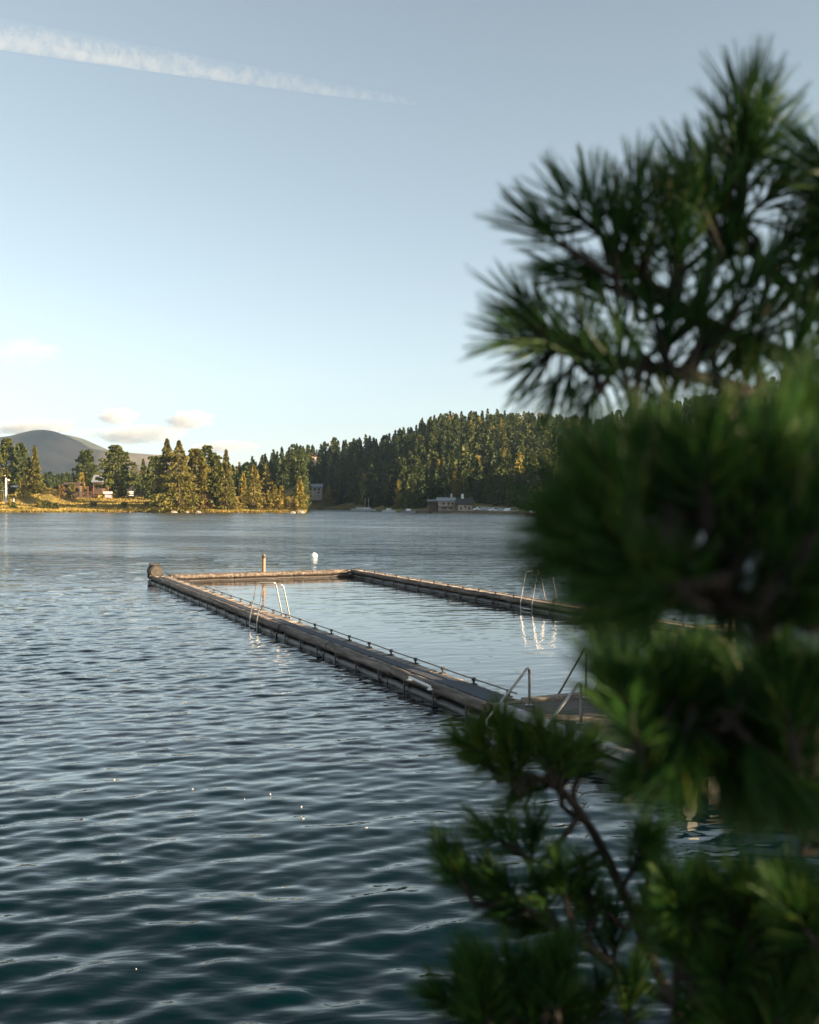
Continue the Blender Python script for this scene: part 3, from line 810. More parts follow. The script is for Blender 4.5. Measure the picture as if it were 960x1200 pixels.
e, rf, (X0, X1, z0, z1) = house('gabled_house', 537, 553, 591, 601.5, 322, 8, 'pale lakeside house with dark steep gable beside the grey roofed one',
      'plaster', 'roofdark', 'gable', 1.8, windows=[(540.5, 595.5, 1.8, 2.6), (545.5, 594, 1.8, 2), (550, 595.5, 1.8, 2.6)])
mb = MB(); mb.box(X0 + 1.2, X0 + 2.0, 325.5, 326.3, z1 + 1.4, z1 + 3.4); mb.build('chimney', M['white'], rf)

house('hillside_house', 361, 377, 571, 579.5, 512, 8, 'grey house with two rows of windows among trees above the bay', 'plaster', 'roofgrey', 'gable', 1.6,
      windows=[(364, 573.5, 2, 2), (369, 573.5, 2, 2), (374, 573.5, 2, 2), (364.5, 577, 1.6, 1.6), (373.5, 577, 1.6, 1.6)])
# sunlit chalet higher on the slope
Yc = 560
house('sunlit_chalet', 361, 370, 535, 541, Yc, 7, 'small sunlit chalet high among the trees of the hill', 'plaster_warm', 'roofbrown', 'gableend', 1.5, windows=[(364, 538, 1.5, 1.8), (367.5, 538, 1.5, 1.8)])
house('orange_cottage', -14, 5, 556, 562, 436, 8, 'cottage with orange brown roof at the far left edge', 'plaster_warm', 'roofbrown', 'gable', 2.6, windows=[(0, 567, 2.4, 2.6), (-7, 567, 2.4, 2.6)])
house('brown_cabin', 74, 91, 569, 580, 440, 7, 'low brown cabin half hidden left of the rounded stone pine', 'timber', 'timber', 'gable', 1.3, windows=[(79, 574, 2, 3), (86, 574, 2, 3)])
house('grey_cabin', 109, 120, 565, 578, 430, 7, 'grey roofed cabin in the gap between two stone pines', 'timber', 'roofgrey', 'gable', 3.0, windows=[(114, 572, 2, 3)])
house('white_cabin', 146, 152, 575.5, 580, 425, 6, 'small white walled cabin right of the broad stone pine', 'white', 'roofdark', 'gable', 2.0, windows=[(149, 577.6, 1.2, 1.4)])

def car(x, y, Y, paint, label, yaw=0.0, zoff=0.0):
    X = (x - 480) / F * Y; zb = H - (y - HOR) / F * Y
    e = empty('parked_car', (X, Y, zb), label, 'car', 'cars parked by the far shore')
    c, s = math.cos(yaw), math.sin(yaw)
    fr = lambda a, b_, z: (X + a * c - b_ * s, Y + a * s + b_ * c, zb + z)
    side = [(-2.1, .35), (-2.15, .75), (-1.95, .88), (-1.2, .95), (-.65, 1.42), (.7, 1.45), (1.5, .98), (2.05, .85), (2.15, .4)]
    mb = MB(); n = len(side)
    vs = [fr(a, -.85 + (.12 if z > 1.2 else 0), z) for a, z in side] + [fr(a, .85 - (.12 if z > 1.2 else 0), z) for a, z in side]
    mb.add(vs, [tuple(range(n)), tuple(range(2 * n - 1, n - 1, -1))] + [((i + 1) % n, i, n + i, n + (i + 1) % n) for i in range(n)])
    mb.build('body', M[paint], e, bevel=.05)
    for a in (-1.3, 1.3):
        for b_ in (-.82, .82):
            w_ = MB(); w_.lathe(fr(a, b_ - .1, .32), Vector(fr(0, 1, 0)) - Vector(fr(0, 0, 0)), [(.2, 0), (.32, .02), (.32, .18), (.2, .2)], 12)
            w_.build('wheel', M['rubber'], e)
    mb = MB()
    for sgn in (-1, 1):
        q = [(-1.05, 1.0), (-.6, 1.35), (.62, 1.37), (1.25, 1.02)]
        mb.add([fr(a, sgn * (.865 - (.1 if z > 1.2 else 0)), z) for a, z in q], [(0, 1, 2, 3)])
    mb.build('side_window', M['window'], e)
carlist = [(562.5, 'carwhite', 'white car parked nearest to the gabled house'), (568, 'carsilver', 'silver car second from the gabled house'),
           (574, 'carsilver', 'silver car third from the gabled house'), (581, 'carwhite', 'white car in the middle of the parked row, before a gap'),
           (588, 'carsilver', 'silver car just right of the gap in the parked row'), (595, 'carwhite', 'white car near the pine end of the parked row'), (600.5, 'carwhite', 'white car last in the parked row beside the near pine')]
for i, (x, pn, lb) in enumerate(carlist):
    Yc = 312 - i * 2.5
    car(x, 599.2 + i * .35, Yc, pn, lb, yaw=1.2 if i % 3 else 0.2)
car(19.5, 572, 400, 'carwhite', 'left white car parked under the left clump of trees', .1)
car(25, 572, 402, 'carwhite', 'right white car parked under the left clump of trees', .2)
car(34, 571.5, 404, 'carsilver', 'silver car parked under the left clump beside the white ones', .1)
# gravel strip on which the cars stand, and the lakeside wall
def lake_wall():
    pts = []
    for px in np.arange(470, 700, 4.0):
        q = q_of(px); Y = float(np.interp(q, SH_Q, SH_Y)) + 0.4; pts.append(Vector((q * Y, Y, 0)))
    mb = MB()
    for a, b_ in zip(pts[:-1], pts[1:]):
        mb.hexa([(a.x, a.y, -1), (b_.x, b_.y, -1), (b_.x, b_.y + .8, -1), (a.x, a.y + .8, -1), (a.x, a.y, .75), (b_.x, b_.y, .75), (b_.x, b_.y + .8, .75), (a.x, a.y + .8, .75)])
    tag(mb.build('quay_wall', noisy('quay_stone', [(0.3, (0.05, 0.045, 0.04)), (0.7, (0.15, 0.135, 0.12))], 0.5, 0.9), loc=(20, 330, 0)), 'low dark stone quay along the far shore below the houses', 'wall')
lake_wall()
# white pole and goal like frame at the left edge
def pole(name, x, y0, y1, Y, r, matk, label, cat, cap=True):
    X = (x - 480) / F * Y
    mb = MB(); za = H - (y1 - HOR) / F * Y; zb = H - (y0 - HOR) / F * Y
    mb.lathe((X, Y, za - .6), (0, 0, 1), [(r * 1.15, 0), (r, 1.0), (r * .9, zb - za + .5), (r * .5, zb - za + .6)], 10)
    return tag(mb.build(name, M[matk], smooth=True, loc=(X, Y, za)), label, cat)
pole('white_mast', 7, 560, 586, 370, .35, 'white', 'thick white mast on the meadow at the left edge', 'mast')
X = (0 - 480) / F * 372
mb = MB(); zb = H - (586 - HOR) / F * 372
mb.tube([(X - 2.5, 372, zb - .5), (X - 2.5, 372, zb + 3.6), (X + 1.3, 372, zb + 3.6), (X + 1.3, 372, zb - .5)], .14, 8)
tag(mb.build('goal_frame', M['white'], loc=(X, 372, zb)), 'white rectangular pipe frame on the meadow beside the mast', 'frame')
pole('marker_post', 16, 584.5, 590, 360, .22, 'white', 'short white post on the meadow above the dark bush', 'post')
for x, lb in ((103, 'left red flag post before the rounded stone pine'), (109.5, 'right red flag post before the rounded stone pine'), (126.5, 'red flag post rising out of the white banner')):
    pole('red_post', x, 569.5, 582, 405, .22, 'red', lb, 'post')
# fence and banners
def fence(x0, x1, ytop, ybase, Y, label):
    X0 = (x0 - 480) / F * Y; X1 = (x1 - 480) / F * Y; zt = H - (ytop - HOR) / F * Y; zb = H - (ybase - HOR) / F * Y
    e = empty('board_fence', ((X0 + X1) / 2, Y, zb), label, 'fence')
    mb = MB()
    for k in range(3):
        z = zb + .3 + (zt - zb - .4) * k / 2; mb.box(X0, X1, Y, Y + .06, z, z + .5)
    mb.build('board', M['timber'], e)
    n = max(3, int((X1 - X0) / 2.5))
    mb = MB()
    for k in range(n + 1):
        x = X0 + (X1 - X0) * k / n; mb.box(x - .07, x + .07, Y + .07, Y + .2, zb - .8, zt + .1)
    mb.build('post', M['timber'], e)
fence(72, 116, 577.5, 584, 398, 'brown board fence along the meadow below the stone pines')
fence(150, 182, 578, 583, 410, 'low board fence right of the broad stone pine')
def banner(x0, x1, ytop, ybase, Y, mk, label):
    X0 = (x0 - 480) / F * Y; X1 = (x1 - 480) / F * Y; zt = H - (ytop - HOR) / F * Y; zb = H - (ybase - HOR) / F * Y
    e = empty('banner', ((X0 + X1) / 2, Y, zb), label, 'banner', 'banners on the meadow fence')
    mb = MB(); mb.box(X0, X1, Y, Y + .04, zb + .3, zt); mb.build('cloth', M[mk], e)
    for x in (X0 - .05, X1 + .05):
        q = MB(); q.tube([(x, Y + .02, zb - .8), (x, Y + .02, zt + .15)], .05, 6); q.build('stake', M['timber'], e)
banner(114.8, 120, 579, 584, 397, 'yellow', 'yellow banner left of the white one on the fence')
banner(121, 132, 576, 579.5, 396, 'white', 'white banner above the pink one below the broad stone pine')
banner(123, 131.5, 579.8, 584, 396.2, 'pink', 'pale pink banner under the white one')

# small boats at the bay
def boat(x, y, Lb, label, mk, mast=0):
    p = ground_pt(x, y, 0.0); X, Y = p.x, p.y
    e = empty('moored_boat', (X, Y, 0), label, 'boat', 'boats moored in the bay')
    mb = MB(); vs = []; n = 8
    for i in range(n + 1):
        u = i / n; wd = Lb * .17 * math.sin(math.pi * min(1, .18 + u * .82)) ** .6 if u < 1 else 0.02
        xx = X - Lb / 2 + Lb * u
        vs += [(xx, Y - wd, .75), (xx, Y - wd * .6, -.2), (xx, Y + wd * .6, -.2), (xx, Y + wd, .75)]
    fs = []
    for i in range(n):
        a = 4 * i; fs += [(a, a + 4, a + 5, a + 1), (a + 1, a + 5, a + 6, a + 2), (a + 2, a + 6, a + 7, a + 3), (a + 3, a + 7, a + 4, a)]
    fs += [(0, 1, 2, 3), (4 * n + 3, 4 * n + 2, 4 * n + 1, 4 * n)]
    mb.add(vs, fs); mb.build('hull', M[mk], e)
    mb = MB(); mb.box(X - Lb * .2, X + Lb * .15, Y - Lb * .08, Y + Lb * .08, .76, 1.35); mb.build('cabin', M['carwhite'], e, bevel=.08)
    if mast:
        mb = MB(); mb.tube([(X, Y, .7), (X, Y, mast)], .09, 6); mb.build('mast', M['white'], e)
boat(421, 598.4, 7, 'white boat moored left of the two masts in the bay', 'carwhite')
boat(428, 598.5, 6, 'white boat with thin mast left of its twin', 'carwhite', 5)
boat(432, 598.6, 6, 'white boat with thin mast right of its twin', 'carwhite', 5.2)
boat(456, 600, 5, 'small white boat before the dark bank left of the houses', 'carwhite')
boat(479, 601.2, 4.5, 'small pale boat close to the lakeside house', 'carsilver')
boat(625, 604.3, 4.5, 'red hulled boat beside the near pine', 'red')

# ------------------------------------------------------------------ the bathing pontoons
DK = 0.27
def wob_log(mb, s0, s1, t, z, r, seed=0, along='s'):
    rng = random.Random(seed); n = 10; pts = []; rs = []
    for i in range(n + 1):
        q = s0 + (s1 - s0) * i / n
        dt = rng.uniform(-.014, .014); dz = rng.uniform(-.012, .010)
        pts.append(P(q, t + dt, z + dz) if along == 's' else P(t + dt, q, z + dz)); rs.append(r * rng.uniform(.94, 1.05))
    mb.tube(pts, rs, 12)

def planks_cross(mb, s0, s1, t0, t1, z, wd=0.14, seed=1, axis='s'):
    """deck boards laid across the pontoon, each with a hairline gap"""
    rng = random.Random(seed); s = s0
    while s < s1 - 1e-6:
        e_ = min(s + wd - .010, s1); dz = rng.uniform(-.007, .007); j = rng.uniform(-.006, .006)
        if axis == 's': mb.box(s, e_, t0 + j, t1 + j, z - .035 + dz, z + dz, P)
        else: mb.box(t0 + j, t1 + j, s, e_, z - .035 + dz, z + dz, P)
        s += wd

def pontoon_long(name, t0, sA, sB, side, label, matstrip, rail_side):
    """side: -1 when the logs face left (the lake), +1 when they face right"""
    e = empty(name, P((sA + sB) / 2, t0 + .4), label, 'pontoon')
    tw = 0.74
    # deck in bays
    bay = 3.6; s = sA; k = 0
    while s < sB - .05:
        s2 = min(s + bay, sB)
        mb = MB(); planks_cross(mb, s + .01, s2 - .01, t0 + .17, t0 + tw - .02, DK, .145, k); mb.build('deck_boards', M['plank_cross'], e)
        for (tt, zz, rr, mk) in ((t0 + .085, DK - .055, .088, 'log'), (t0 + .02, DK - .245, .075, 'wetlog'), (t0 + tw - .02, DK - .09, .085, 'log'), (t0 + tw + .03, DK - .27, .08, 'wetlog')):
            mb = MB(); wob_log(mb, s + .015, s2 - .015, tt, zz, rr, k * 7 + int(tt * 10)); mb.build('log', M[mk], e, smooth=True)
        # a dark float between the logs
        mb = MB(); mb.box(s + .15, s2 - .15, t0 + .14, t0 + tw - .12, -.3, DK - .05, P); mb.build('float', M['rubber'], e)
        # straps that hold the logs
        for q in (s + .35, s + 1.55, s + 2.75):
            if q > s2 - .2: continue
            for (tt, sg) in ((t0 - .085, -1), (t0 + tw + .1, 1)):
                mb = MB()
                mb.box(q - .022, q + .022, tt - .012, tt + .012, -.12, DK - .07, P)
                mb.box(q - .05, q + .05, min(tt, tt - sg * .12), max(tt, tt - sg * .12), DK - .16, DK - .13, P)
                mb.build('strap', M['iron'], e, bevel=.006)
        s = s2; k += 1
    # low rail on little brackets
    tr = t0 + tw - .05 if rail_side > 0 else t0 + .06
    mb = MB(); pts = [P(sA + .1 + (sB - sA - .5) * i / 40, tr, DK + .098 + .005 * math.sin(i * 1.7)) for i in range(41)]
    mb.tube(pts, .0135, 8); mb.build('rail', M['rail'], e, smooth=True)
    s = sA + .35
    while s < sB - .5:
        mb = MB(); mb.tube([P(s, tr, DK - .02), P(s, tr, DK + .095)], .02, 7)
        mb.box(s - .06, s + .06, tr - .05, tr + .05, DK + .001, DK + .02, P); mb.box(s - .03, s + .03, tr - .03, tr + .03, DK + .066, DK + .12, P)
        mb.build('rail_bracket', M['iron'], e, bevel=.005)
        s += 1.2
    if matstrip:
        mb = MB()
        mb.box(sA + 3.2, sA + 12.2, t0 + .235, t0 + .47, DK + .006, DK + .018, P)
        mb.box(sA + 14.0, sB - 1.2, t0 + .24, t0 + .44, DK + .006, DK + .018, P); 
        mb.build('mat_strip', M['mat'], e)
        mb = MB(); mb.add([P(a, b_, z) for z in (DK + .006, DK + .02) for (a, b_) in ((sA + .05, t0 + .2), (sA + .05, t0 + tw - .1), (sA + 1.9, t0 + tw - .1), (sA + 3.19, t0 + .5), (sA + 3.19, t0 + .22))],
                          [(4, 3, 2, 1, 0), (5, 6, 7, 8, 9)] + [(i, (i + 1) % 5, 5 + (i + 1) % 5, 5 + i) for i in range(5)]); mb.build('end_mat', M['mat'], e)
    return e
left = pontoon_long('log_pontoon', 0.0, -0.55, 29.4, -1, 'long log pontoon with grey mat strip forming the left side of the pool', True, 1)
right = pontoon_long('log_pontoon', 9.1, 4.2, 29.4, 1, 'long log pontoon forming the right side of the pool behind the pine', False, -1)

# far end
e = empty('log_pontoon', P(29.1, 5), 'short log pontoon closing the far end of the pool, with a pole behind', 'pontoon')
for k in range(3):
    a = .86 + k * 2.74; b_ = a + 2.72
    mb = MB(); planks_cross(mb, a, b_, 28.98, 29.42, DK + .02, .145, 30 + k, 't'); mb.build('deck_boards', M['plank_cross'], e)
    for (ss, zz, rr, mk) in ((28.9, DK - .055, .09, 'log'), (28.84, DK - .24, .085, 'wetlog'), (29.45, DK - .06, .09, 'log')):
        mb = MB(); wob_log(mb, a, b_, ss, zz, rr, 50 + k, 't'); mb.build('log', M[mk], e, smooth=True)
    mb = MB(); mb.box(28.96, 29.4, a + .1, b_ - .1, -.3, DK - .04, P); mb.build('float', M['rubber'], e)

# pole behind the far end
p = P(29.75, 3.55); pp = pt(309, 650, p.y)
mb = MB(); X = (309 - 480) / F * p.y
mb.tube([(X, p.y, -1.5), (X, p.y, .3), (X + .01, p.y, pp.z)], [.085, .08, .07], 10)
e = empty('mooring_pole', (X, p.y, 0), 'upright wooden mooring pole behind the far end of the pool', 'pole')
mb.build('shaft', M['orange_wood'], e, smooth=True)
mb = MB(); mb.lathe((X + .01, p.y, pp.z - .16), (0, 0, 1), [(.078, 0), (.085, .02), (.085, .09), (.06, .14)], 10); mb.build('cap', M['iron'], e)

# drum at the far left corner
c = P(28.75, .22, DK + .2)
e = empty('float_drum', P(28.95, .22, DK), 'dark round drum lying on the far left corner of the pool', 'drum')
mb = MB(); mb.lathe(c, U, [(.20, 0.0), (.27, .005), (.29, .03), (.29, .2), (.305, .215), (.305, .26), (.29, .275), (.29, .46), (.305, .475), (.305, .5), (.27, .53), (.2, .54)], 28); mb.build('body', M['barrel'], e, smooth=True)
mb = MB(); mb.lathe(c - U * .012, U, [(.1, -.012), (.225, -.012), (.235, .0), (.235, .012)], 28); mb.build('end_disc', M['face'], e, smooth=True)
mb = MB(); mb.box(28.82, 29.25, .0, .42, DK + .475, DK + .53, P); mb.build('top_plate', M['iron'], e, bevel=.01)
mb = MB(); mb.box(28.74, 28.8, -.06, .5, DK - .08, DK + .06, P); mb.box(29.2, 29.28, -.06, .5, DK - .08, DK + .06, P); mb.build('cradle', M['iron'], e, bevel=.008)

# hoop ladders astride the pontoons
def hoop_ladder(s0, t0, wet, label):
    """two steel hoops over the pontoon; wet=-1: the legs reach into the lake on the left, +1: into the pool on the left of the right pontoon"""
    e = empty('pool_ladder', P(s0 + .35, t0 + .4, DK), label, 'ladder', 'steel ladders of the pool')
    ta, tb = t0 - .1, t0 + .80
    for k, s in enumerate((s0, s0 + .7)):
        raw = [P(s, ta - .02, -.9), P(s, ta - .02, DK), P(s, ta + .17, DK + .93), P(s, tb - .20, DK + .93), P(s, tb, DK - .02)]
        pts = []
        for i, q in enumerate(raw):
            if 0 < i < len(raw) - 1 and i != 1:
                a = (raw[i - 1] - q).normalized() * .1; b_ = (raw[i + 1] - q).normalized() * .1
                for u in (0, .25, .5, .75, 1): pts.append(q + a * (1 - u) ** 2 + b_ * u ** 2)
            else: pts.append(q)
        mb = MB(); mb.tube(pts, .017, 10); mb.build('hoop', M['steel'], e, smooth=True)
        for tt in (tb,):
            f = MB(); f.lathe(P(s, tt, DK + .004), (0, 0, 1), [(.07, 0), (.07, .015), (.035, .03)], 14); f.build('foot_plate', M['steel'], e)
    for z in (.05, -.22, -.5):
        mb = MB(); mb.box(s0 + .02, s0 + .68, ta - .06, ta + .02, z - .015, z + .015, P); mb.build('rung', M['steel'], e, bevel=.005)
    return e
hoop_ladder(11.8, 0.0, -1, 'steel hoop ladder astride the left pontoon')
hoop_ladder(12.7, 9.1, 1, 'steel hoop ladder astride the right pontoon beside the pine')

# white pole lying at the edge of the near mat
a, b_ = ground_pt(480, 794, DK + .05), ground_pt(504, 805, DK + .05)
e = empty('grab_rail', (a + b_) / 2, 'short white grab rail along the near edge of the left pontoon', 'rail')
mb = MB(); mb.tube([a + Vector((0, 0, -.06)), a, b_, b_ + Vector((0, 0, -.06))], .024, 8); mb.build('bar', M['white'], e, smooth=True)
for q in (a, b_):
    mb = MB(); mb.lathe(q + Vector((0, 0, -.052)), (0, 0, 1), [(.05, 0), (.05, .012), (.03, .02)], 10); mb.build('foot', M['white'], e)

# white buoy
p = ground_pt(368, 651, 0.05)
e = empty('mooring_buoy', (p.x, p.y, 0), 'round white buoy floating beyond the far end of the pool', 'buoy')
mb = MB(); mb.lathe((p.x, p.y, -.24), (0, 0, 1), [(.05, 0)] + [(.23 * math.sin(a), .24 - .23 * math.cos(a)) for a in np.linspace(.3, 2.9, 14)] + [(.05, .48)], 24); mb.build('ball', M['buoy'], e, smooth='all')
mb = MB(); mb.lathe((p.x, p.y, .215), (0, 0, 1), [(.05, 0), (.05, .05), (.03, .06)], 12); mb.build('top_eye', M['iron'], e)

# near platform
e = empty('bathing_platform', P(-3, 2.4), 'dark timber bathing platform with white edge at the near end of the pool', 'platform')
mb = MB(); planks_cross(mb, -5.2, -.72, .28, 4.5, DK, .16, 77); mb.build('deck_boards', noisy('dark_deck', [(0.25, (0.035, 0.027, 0.022)), (0.5, (0.09, 0.07, 0.058)), (0.8, (0.15, 0.12, 0.1))], 5.0, 0.8, (3, .3, 3), WR, 0.5), e)
mb = MB(); mb.box(-5.2, -.7, .12, .27, DK - .07, DK + .05, P); mb.build('edge_beam', noisy('worn_white_beam', [(0.35, (0.2, 0.19, 0.17)), (0.6, (0.42, 0.41, 0.39))], 7, 0.6, bump=0.3), e, bevel=.01)
mb = MB(); mb.box(-.69, -.52, .72, 4.6, DK - .06, DK + .05, P); mb.build('edge_beam', M['plank'], e, bevel=.01)
mb = MB(); wob_log(mb, -5.15, -.75, .2, DK - .2, .1, 5); mb.build('log', M['wetlog'], e, smooth=True)
mb = MB(); wob_log(mb, .3, 4.5, -.62, DK - .2, .1, 6, 't'); mb.build('log', M['wetlog'], e, smooth=True)
for s in (-1.6, -4.0):
    mb = MB(); mb.box(s - 1, s + 1, .6, 4.3, -.4, DK - .05, P); mb.build('float', M['rubber'], e)

def v_rail_ladder(spots, ht, foot_dir, label, rungs):
    e = empty('pool_ladder', spots[0][0], label, 'ladder', 'steel ladders of the pool')
    lows = []
    for (top_foot, low) in spots:
        top = top_foot + Vector((0, 0, ht))
        d = (low - top); 
        pts = [top_foot + Vector((0, 0, -.02)), top + Vector((0, 0, -.12))]
        for u in (0.25, .5, .75): pts.append(top + Vector((0, 0, -.12 * (1 - u) ** 2)) + d.normalized() * .12 * u ** 2 + Vector((0, 0, .015)))
        pts += [top + d * .16, low, low + Vector((0, 0, -.8))]
        mb = MB(); mb.tube(pts, .021, 10); mb.build('handrail', M['steel'], e, smooth=True)
        mb = MB(); mb.lathe(top_foot + Vector((0, 0, .004)), (0, 0, 1), [(.07, 0), (.07, .015), (.035, .03)], 14); mb.build('foot_plate', M['steel'], e)
        lows.append(low)
    for k in range(rungs):
        z = .02 - .26 * k
        a, b_ = lows[0].copy(), lows[1].copy(); a.z = b_.z = z
        mb = MB(); mb.tube([a, b_], .02, 8); mb.build('rung', M['steel'], e)
# into the lake on the left of the platform
v_rail_ladder([(P(-.95, .62, DK), P(-.95, -.12, .12)), (P(-2.35, .62, DK), P(-2.35, -.12, .12))], .62, 0, 'bent steel ladder at the white edge of the near platform', 3)
# into the pool over the far edge
v_rail_ladder([(P(-.82, 1.75, DK), P(-.3, 1.45, .1)), (P(-.82, 2.45, DK), P(-.3, 2.15, .1))], .85, 0, 'steel ladder with tall handrails at the far edge of the near platform', 3)

# broad pier with the bathing hut behind the pine
PD = .62
e = empty('timber_pier', P(-1, 8, 0), 'broad sunlit timber pier behind the pine, joining the right pontoon', 'pier')
mb = MB()
poly = [(-9.0, 4.7), (-.7, 4.7), (3.4, 7.9), (3.4, 14.5), (-9.0, 14.5)]
n = len(poly); mb.add([P(a, b_, z) for z in (PD - .1, PD) for (a, b_) in poly], [tuple(range(n)), tuple(range(2 * n - 1, n - 1, -1))] + [((i + 1) % n, i, n + i, n + (i + 1) % n) for i in range(n)])
mb.build('deck', M['plank_cross'], e)
mb = MB()
for i in range(n):
    a, b_ = poly[i], poly[(i + 1) % n]
    A, B = P(*a, 0), P(*b_, 0); d = (B - A).normalized(); nn = Vector((d.y, -d.x, 0))
    A -= nn * .02; B -= nn * .02
    mb.hexa([A + Vector((0, 0, PD - .28)), B + Vector((0, 0, PD - .28)), B - nn * .08 + Vector((0, 0, PD - .28)), A - nn * .08 + Vector((0, 0, PD - .28)),
             A + Vector((0, 0, PD + .03)), B + Vector((0, 0, PD + .03)), B - nn * .08 + Vector((0, 0, PD + .03)), A - nn * .08 + Vector((0, 0, PD + .03))])
mb.build('fascia', M['plank'], e)
for (s, t) in ((-.9, 4.95), (1.2, 6.6), (3.1, 8.2), (3.1, 11), (-3, 4.95), (-5, 4.95), (-7, 4.95), (-.9, 8), (-3, 8), (0.5, 11)):
    mb = MB(); mb.lathe(P(s, t, -1.2), (0, 0, 1), [(.12, 0), (.11, 1.0), (.11, 1.2 + PD - .11)], 10); mb.build('pile', M['orange_wood'], e, smooth=True)

# bathing hut: blue grey wall, dark timber shelter at its left
hx = lambda s, t, z: P(s, t, z)
e = empty('bathing_hut', P(-1, 6.2, PD), 'bathing hut with blue grey wall and dark timber shelter on the pier', 'hut')
s0, s1, t0, t1 = -2.4, -.3, 5.3, 6.15
mb = MB(); mb.box(s0, s1, t0, t1, PD, PD + 2.05, P); mb.build('wall', M['bluewall'], e, bevel=.01)
mb = MB(); mb.box(s0 - .02, s0 - .0, t0 + .2, t0 + .7, PD + .05, PD + 1.85, P); dr = mb.build('door', M['hutwall'], e)
mb = MB(); mb.tube([P(s0 - .05, t0 + .28, PD + .95), P(s0 - .05, t0 + .28, PD + 1.1)], .012, 6); mb.build('handle', M['steel'], dr)
mb = MB(); mb.box(.9, 1.0, 6.3, 9.3, PD + .3, PD + 2.3, P); mb.build('back_wall', M['hutwall'], e)
for (s, t) in ((-.2, 6.4), (-.2, 7.8), (-.2, 9.2)):
    mb = MB(); mb.box(s - .05, s + .05, t - .05, t + .05, PD, PD + 2.1, P); mb.build('post', M['orange_wood'], e, bevel=.008)
mb = MB(); c8 = [P(s0 - .4, t0 - .35, PD + 2.08), P(s0 - .4, 9.5, PD + 2.08), P(1.3, 9.5, PD + 2.5), P(1.3, t0 - .35, PD + 2.5)]
mb.hexa([*c8, *[p + Vector((0, 0, .12)) for p in c8]]); mb.build('roof', M['roofdark'], e)

# bits of foam drifting on the lake
for i, (x, y, sz) in enumerate([(429, 971, 1.2), (355, 960, 1.0), (353, 946, .7), (316, 931, .6), (286, 937, .5), (225, 925, .8), (158, 1138, .5), (133, 914, .6)]):
    p = ground_pt(x, y, 0.012); r = sz * 2.0 / F * p.y; rng = random.Random(i); vs = []; n = 9
    mb = MB()
    for ring, (rr, zz) in enumerate(((1, -.014), (.85, .002), (.45, .005))):
        for k in range(n):
            q = rr * r * random.Random(i * 50 + k).uniform(.6, 1.15); vs.append((p.x + math.cos(k * 6.283 / n) * q, p.y + math.sin(k * 6.283 / n) * q * .8, p.z + zz))
    fs = [(a * n + k, a * n + (k + 1) % n, (a + 1) * n + (k + 1) % n, (a + 1) * n + k) for a in (0, 1) for k in range(n)] + [tuple(2 * n + k for k in range(n))]
    mb.add(vs, fs)
    tag(mb.build('foam_fleck', M['foam'], loc=(p.x, p.y, 0), smooth=True), 'small white fleck of foam drifting on the dark open water', 'foam', 'foam flecks on the open water')

